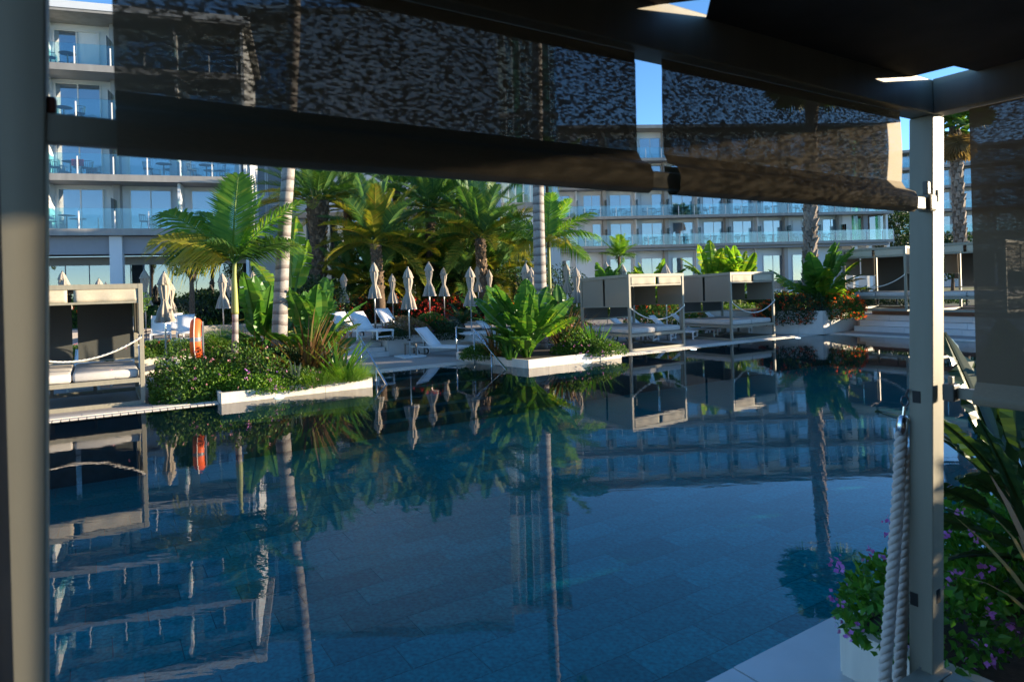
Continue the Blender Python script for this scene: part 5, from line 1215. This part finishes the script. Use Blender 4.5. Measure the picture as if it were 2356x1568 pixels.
# shrubs along the back of the left terrace
orders = ('first', 'second', 'third', 'fourth', 'fifth', 'sixth', 'seventh', 'eighth', 'ninth')
back = [(150, 720, 24, 1.5, 'shrub'), (240, 718, 24, 1.6, 'shrub_dark'), (310, 722, 23, 1.4, 'shrub_dark'), (372, 725, 23, 1.3, 'shrub'), (430, 722, 23.5, 1.5, 'shrub_blue'), (470, 715, 24, 1.7, 'shrub_dark'), (545, 715, 24, 1.6, 'shrub_dark'), (620, 712, 24.5, 1.9, 'shrub_dark'), (690, 712, 24, 2.0, 'shrub_dark')]
for k, (u, v, Z, h, mt) in enumerate(back):
    bush('leafy_shrub', f'dense background shrub behind the left loungers, {orders[k]} from the left', 'shrub', at(u, v, Z * 1.27, .6), (1.8, 1.2, h * 1.0), 5200, .13, mt, (('fl_red', 14, .04),) if k == 3 else (), 80 + k, 'background shrubs', low=0)
for k, (u, s_) in enumerate(((170, 0), (260, 1), (340, 2), (410, 3), (470, 4))):
    bush('flower_hedge', f'low green hedge with pink flowers above the long planter wall, {orders[k]} from the left', 'hedge', atT(u, -6.6, .5), (1.2, .5, .5), 3200, .065, 'shrub', (('fl_pink', 11, 0.030), ('fl_red', 12 if k == 2 else 3, .04)), 90 + k, 'low flower hedges', low=0)
bush('flowering_shrub', 'shrub with orange flowers in front of the ground floor windows', 'shrub', at(258, 650, 23.5, 1.9), (1.0, .7, .75), 3200, .10, 'shrub', (('fl_orange', 60, .05),), 97, low=-.5)
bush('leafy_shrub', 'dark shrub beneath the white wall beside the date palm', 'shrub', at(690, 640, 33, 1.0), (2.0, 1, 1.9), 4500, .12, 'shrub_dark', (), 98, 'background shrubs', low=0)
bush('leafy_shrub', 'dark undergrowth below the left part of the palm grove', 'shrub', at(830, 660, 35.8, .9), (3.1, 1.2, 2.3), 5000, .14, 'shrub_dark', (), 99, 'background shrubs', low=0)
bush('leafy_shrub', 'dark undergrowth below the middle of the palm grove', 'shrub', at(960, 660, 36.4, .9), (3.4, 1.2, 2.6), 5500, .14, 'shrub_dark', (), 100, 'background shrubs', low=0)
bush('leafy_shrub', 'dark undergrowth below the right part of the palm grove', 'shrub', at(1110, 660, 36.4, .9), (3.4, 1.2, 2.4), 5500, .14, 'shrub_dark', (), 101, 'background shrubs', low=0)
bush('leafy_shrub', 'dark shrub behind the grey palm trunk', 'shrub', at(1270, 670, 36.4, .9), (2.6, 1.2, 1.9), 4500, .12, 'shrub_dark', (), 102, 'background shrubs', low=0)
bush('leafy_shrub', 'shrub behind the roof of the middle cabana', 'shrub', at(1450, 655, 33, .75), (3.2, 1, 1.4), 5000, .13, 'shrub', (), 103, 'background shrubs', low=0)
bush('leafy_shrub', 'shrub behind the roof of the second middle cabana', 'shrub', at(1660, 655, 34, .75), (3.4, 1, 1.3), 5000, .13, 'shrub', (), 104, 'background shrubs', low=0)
# trees
def tree(label, base, trunk_h, rad, mat, k, size, seed):
    r = thing('leafy_tree', label, 'tree', base); mb = MB()
    mb.tube([(0, 0, -.1), (.05, 0, trunk_h * .6), (0, .05, trunk_h + rad[2] * .3)], [.14, .10, .05], 8)
    for i in range(6):
        a = i * 1.05; mb.tube([(0, 0, trunk_h * (.7 + .05 * i)), (math.cos(a) * rad[0] * .6, math.sin(a) * rad[1] * .6, trunk_h + rad[2] * .4)], [.05, .015], 5)
    mb.build('trunk', 'trunk_brown', r)
    p_, d_ = bush_pts(k, rad, seed, inner=.3, low=-.8, amp=.55); p_[:, 2] += trunk_h + rad[2] * .5
    tag(inst('crown', cloud_mesh('crown', mat, p_, d_, size, .55, seed=seed), r), kind='stuff')
tree('small green tree in front of the left hotel ground floor', at(438, 640, 26, .9), 2.4, (.9, .8, 1.0), 'shrub', 2600, .12, 110)
tree('dark tree at the right end of the right hotel', at(2074, 600, 66, .7), 4.0, (2.6, 2, 3.2), 'shrub_dark', 4200, .3, 111)
tree('dark tree beside the right post near the far fan palm', at(2190, 620, 44, .8), 1.6, (2.2, 1.4, 2.0), 'shrub_dark', 4200, .2, 112)
# ------------------------------------------------------------------ planting beside the near cabana
qn = G(1942, 1548, .02)
planter('planter_box', 'white planter box at the near pool edge, purple flowers hanging over it', [qn, qn + A * 5, qn + A * 5 - B * .95, qn - B * .95], .02, .30, 'stone', 1.6)
def near_bush(label, loc, rad, k, seed, fl, n_ind):
    r = bush('lantana_bush', label, 'shrub', loc, rad, k, .066, 'shrub_near', (('fl_purple', fl, .03),), seed, 'lantana bushes beside the near cabana', aspect=.62, low=-.35, inner=.45, amp=.3)
    lm = cloud_mesh('leaf', 'shrub_near', [(0, 0, 0)], [(0, 0, 1)], .062, .66, seed=3)
    p_, d_ = bush_pts(n_ind, [x * 1.04 for x in rad], seed, inner=.92, low=-.3, amp=.3)
    for q_ in p_: inst('leaf', lm, r, q_, (random.random() * 6, random.random() * 6, random.random() * 6), random.uniform(.7, 1.3))
    return r
near_bush('purple lantana leaning over the left end of the white planter box', qn + A * .16 - B * .34 + UP * .42, (.42, .38, .32), 1000, 120, 46, 70)
near_bush('large purple lantana right of the near cabana post', qn + A * 1.75 - B * .6 + UP * .34, (1.1, .8, .50), 5600, 121, 120, 180)
near_bush('purple lantana at the lower right edge of the picture', qn + A * 1.3 - B * 1.45 + UP * .2, (.95, .7, .60), 4400, 122, 110, 140)
clump('strelitzia_plant', 'dark strelitzia with big leaves right of the near post', at(2405, 1330, 3.9, .42), [(SN[1], 178, 42, .75, 40, .25), (SN[1], 166, 26, .7, 50, .2), (SN[0], 200, 66, .9, -20, .2), (SN[0], 120, 74, 1.3, 0, .2), (SN[2], 188, 52, .75, 45, .3), (SN[1], 172, 66, .85, 20, .3), (SN[0], 235, 70, 1.15, 30, .2), (SN[0], 60, 70, 1.2, 0, .2), (SN[2], 150, 66, .85, 0, .3), (SN[1], 182, 16, .62, 40, .15), (SN[2], -60, 60, 1.1, 0, .2), (SN[0], -90, 78, 1.2, 10, .2), (SN[1], 120, 35, .6, 30, .1)], 'strelitzias beside the near cabana', 6, .02, .4)
clump('strelitzia_plant', 'taller strelitzia whose leaf tips show between the post and the shade', at(2420, 1200, 4.6, .35), [(SN[1], 182, 70, 1.05, 70, .3), (SN[0], 176, 62, .95, 60, .3), (SN[0], 186, 55, .85, 70, .3), (SN[0], 178, 78, 1.3, 80, .3)], 'strelitzias beside the near cabana', 4, .02, .5)
tuft('phormium', 'long tan blades reaching over the near lantana', at(2440, 1400, 3.3, .5), 'dry', 7, .75, .06, 1.1, 33, 'bronze phormiums', .5)

# garden planting further right, outside the picture: it keeps the low sun off the near deck
for k, (dx, dy, h) in enumerate(((4.2, -.6, 2.0), (4.6, .9, 2.1), (4.4, -2.2, 2.0), (5.2, 2.4, 1.9))):
    bush('hedge', f'tall hedge beyond the right edge of the picture, {orders[k]} clump', 'hedge', Vector((PR.x + dx, PR.y + dy, .02)), (.8, 1.0, h), 2600, .16, 'shrub', (), 130 + k, 'hedges', low=0, amp=.2)

for k in range(6):  # unseen hedge row, added to block a streak of sun on the pool floor
    bush('hedge', f'unseen hedge added right of the picture to shade the pool floor, {orders[k]} clump', 'hedge', Vector((13.5 + k * .95, 6.2 + k * 1.5, .02)), (1.0, 1.0, 2.6), 1800, .2, 'shrub', (), 140 + k, 'hedges', low=0, amp=.2)
# palms standing behind the viewer, mirrored in the hotel windows
for k, (x_, y_, h_) in enumerate(((-14, -12, 6.5), (-7, -15, 7.2), (4, -18, 6.0), (12, -14, 7.5), (-24, -8, 6.8), (22, -20, 7))):
    b_ = Vector((x_, y_, .0)); t_ = b_ + Vector((.3, 0, h_))
    palm(f'palm behind the viewer mirrored in the hotel glass, {orders[k]} of the row', [b_, b_.lerp(t_, .5), t_], [.26, .2, .2], 'trunk_brown', crown(PHF, 24, 200 + k, 84, -25, 1.0, 1.0), 'palms behind the viewer')
for k in range(5):
    bush('hedge', f'hedge behind the viewer mirrored in the hotel glass, {orders[k]} clump', 'hedge', Vector((-24 + k * 11, -10 - (k % 2) * 2, .02)), (5.5, 1.5, 2.4), 2600, .3, 'shrub', (), 210 + k, 'hedges', low=0, amp=.3)

tuft('phormium', 'bronze phormium at the back of the left planter by the slim palm', at(590, 838, 16.4, .2), 'bronze', 50, 1.3, .055, .9, 34, 'bronze phormiums')
tuft('strelitzia_plant', 'green strap leaves rising behind the lantana and the lifebuoy', at(490, 850, 15.2, .2), 'banana', 26, 1.0, .07, .8, 35, 'small strelitzias', .35)
tuft('strelitzia_plant', 'green strap leaves left of the giant strelitzia', at(1175, 822, 18.6, .2), 'banana', 30, 1.0, .08, 1.0, 36, 'small strelitzias', .4)
for k_, (u_, v_, z_, s_) in enumerate(((425, 868, 14.6, 301), (560, 862, 14.9, 302), (615, 868, 14.8, 303), (1330, 806, 19.8, 304))):
    bush('sprig_shrub', ('leggy sprigs above the lantana left of the lifebuoy', 'leggy sprigs above the lantana under the slim palm', 'leggy sprigs in the middle of the left planter', 'leggy sprigs in the right half of the middle planter')[k_], 'shrub', at(u_, v_, z_, .35), (.55, .5, .62), 900, .09, 'shrub', (('fl_pink', 14, .03),), s_, 'leggy sprigs', amp=.9, inner=.3)
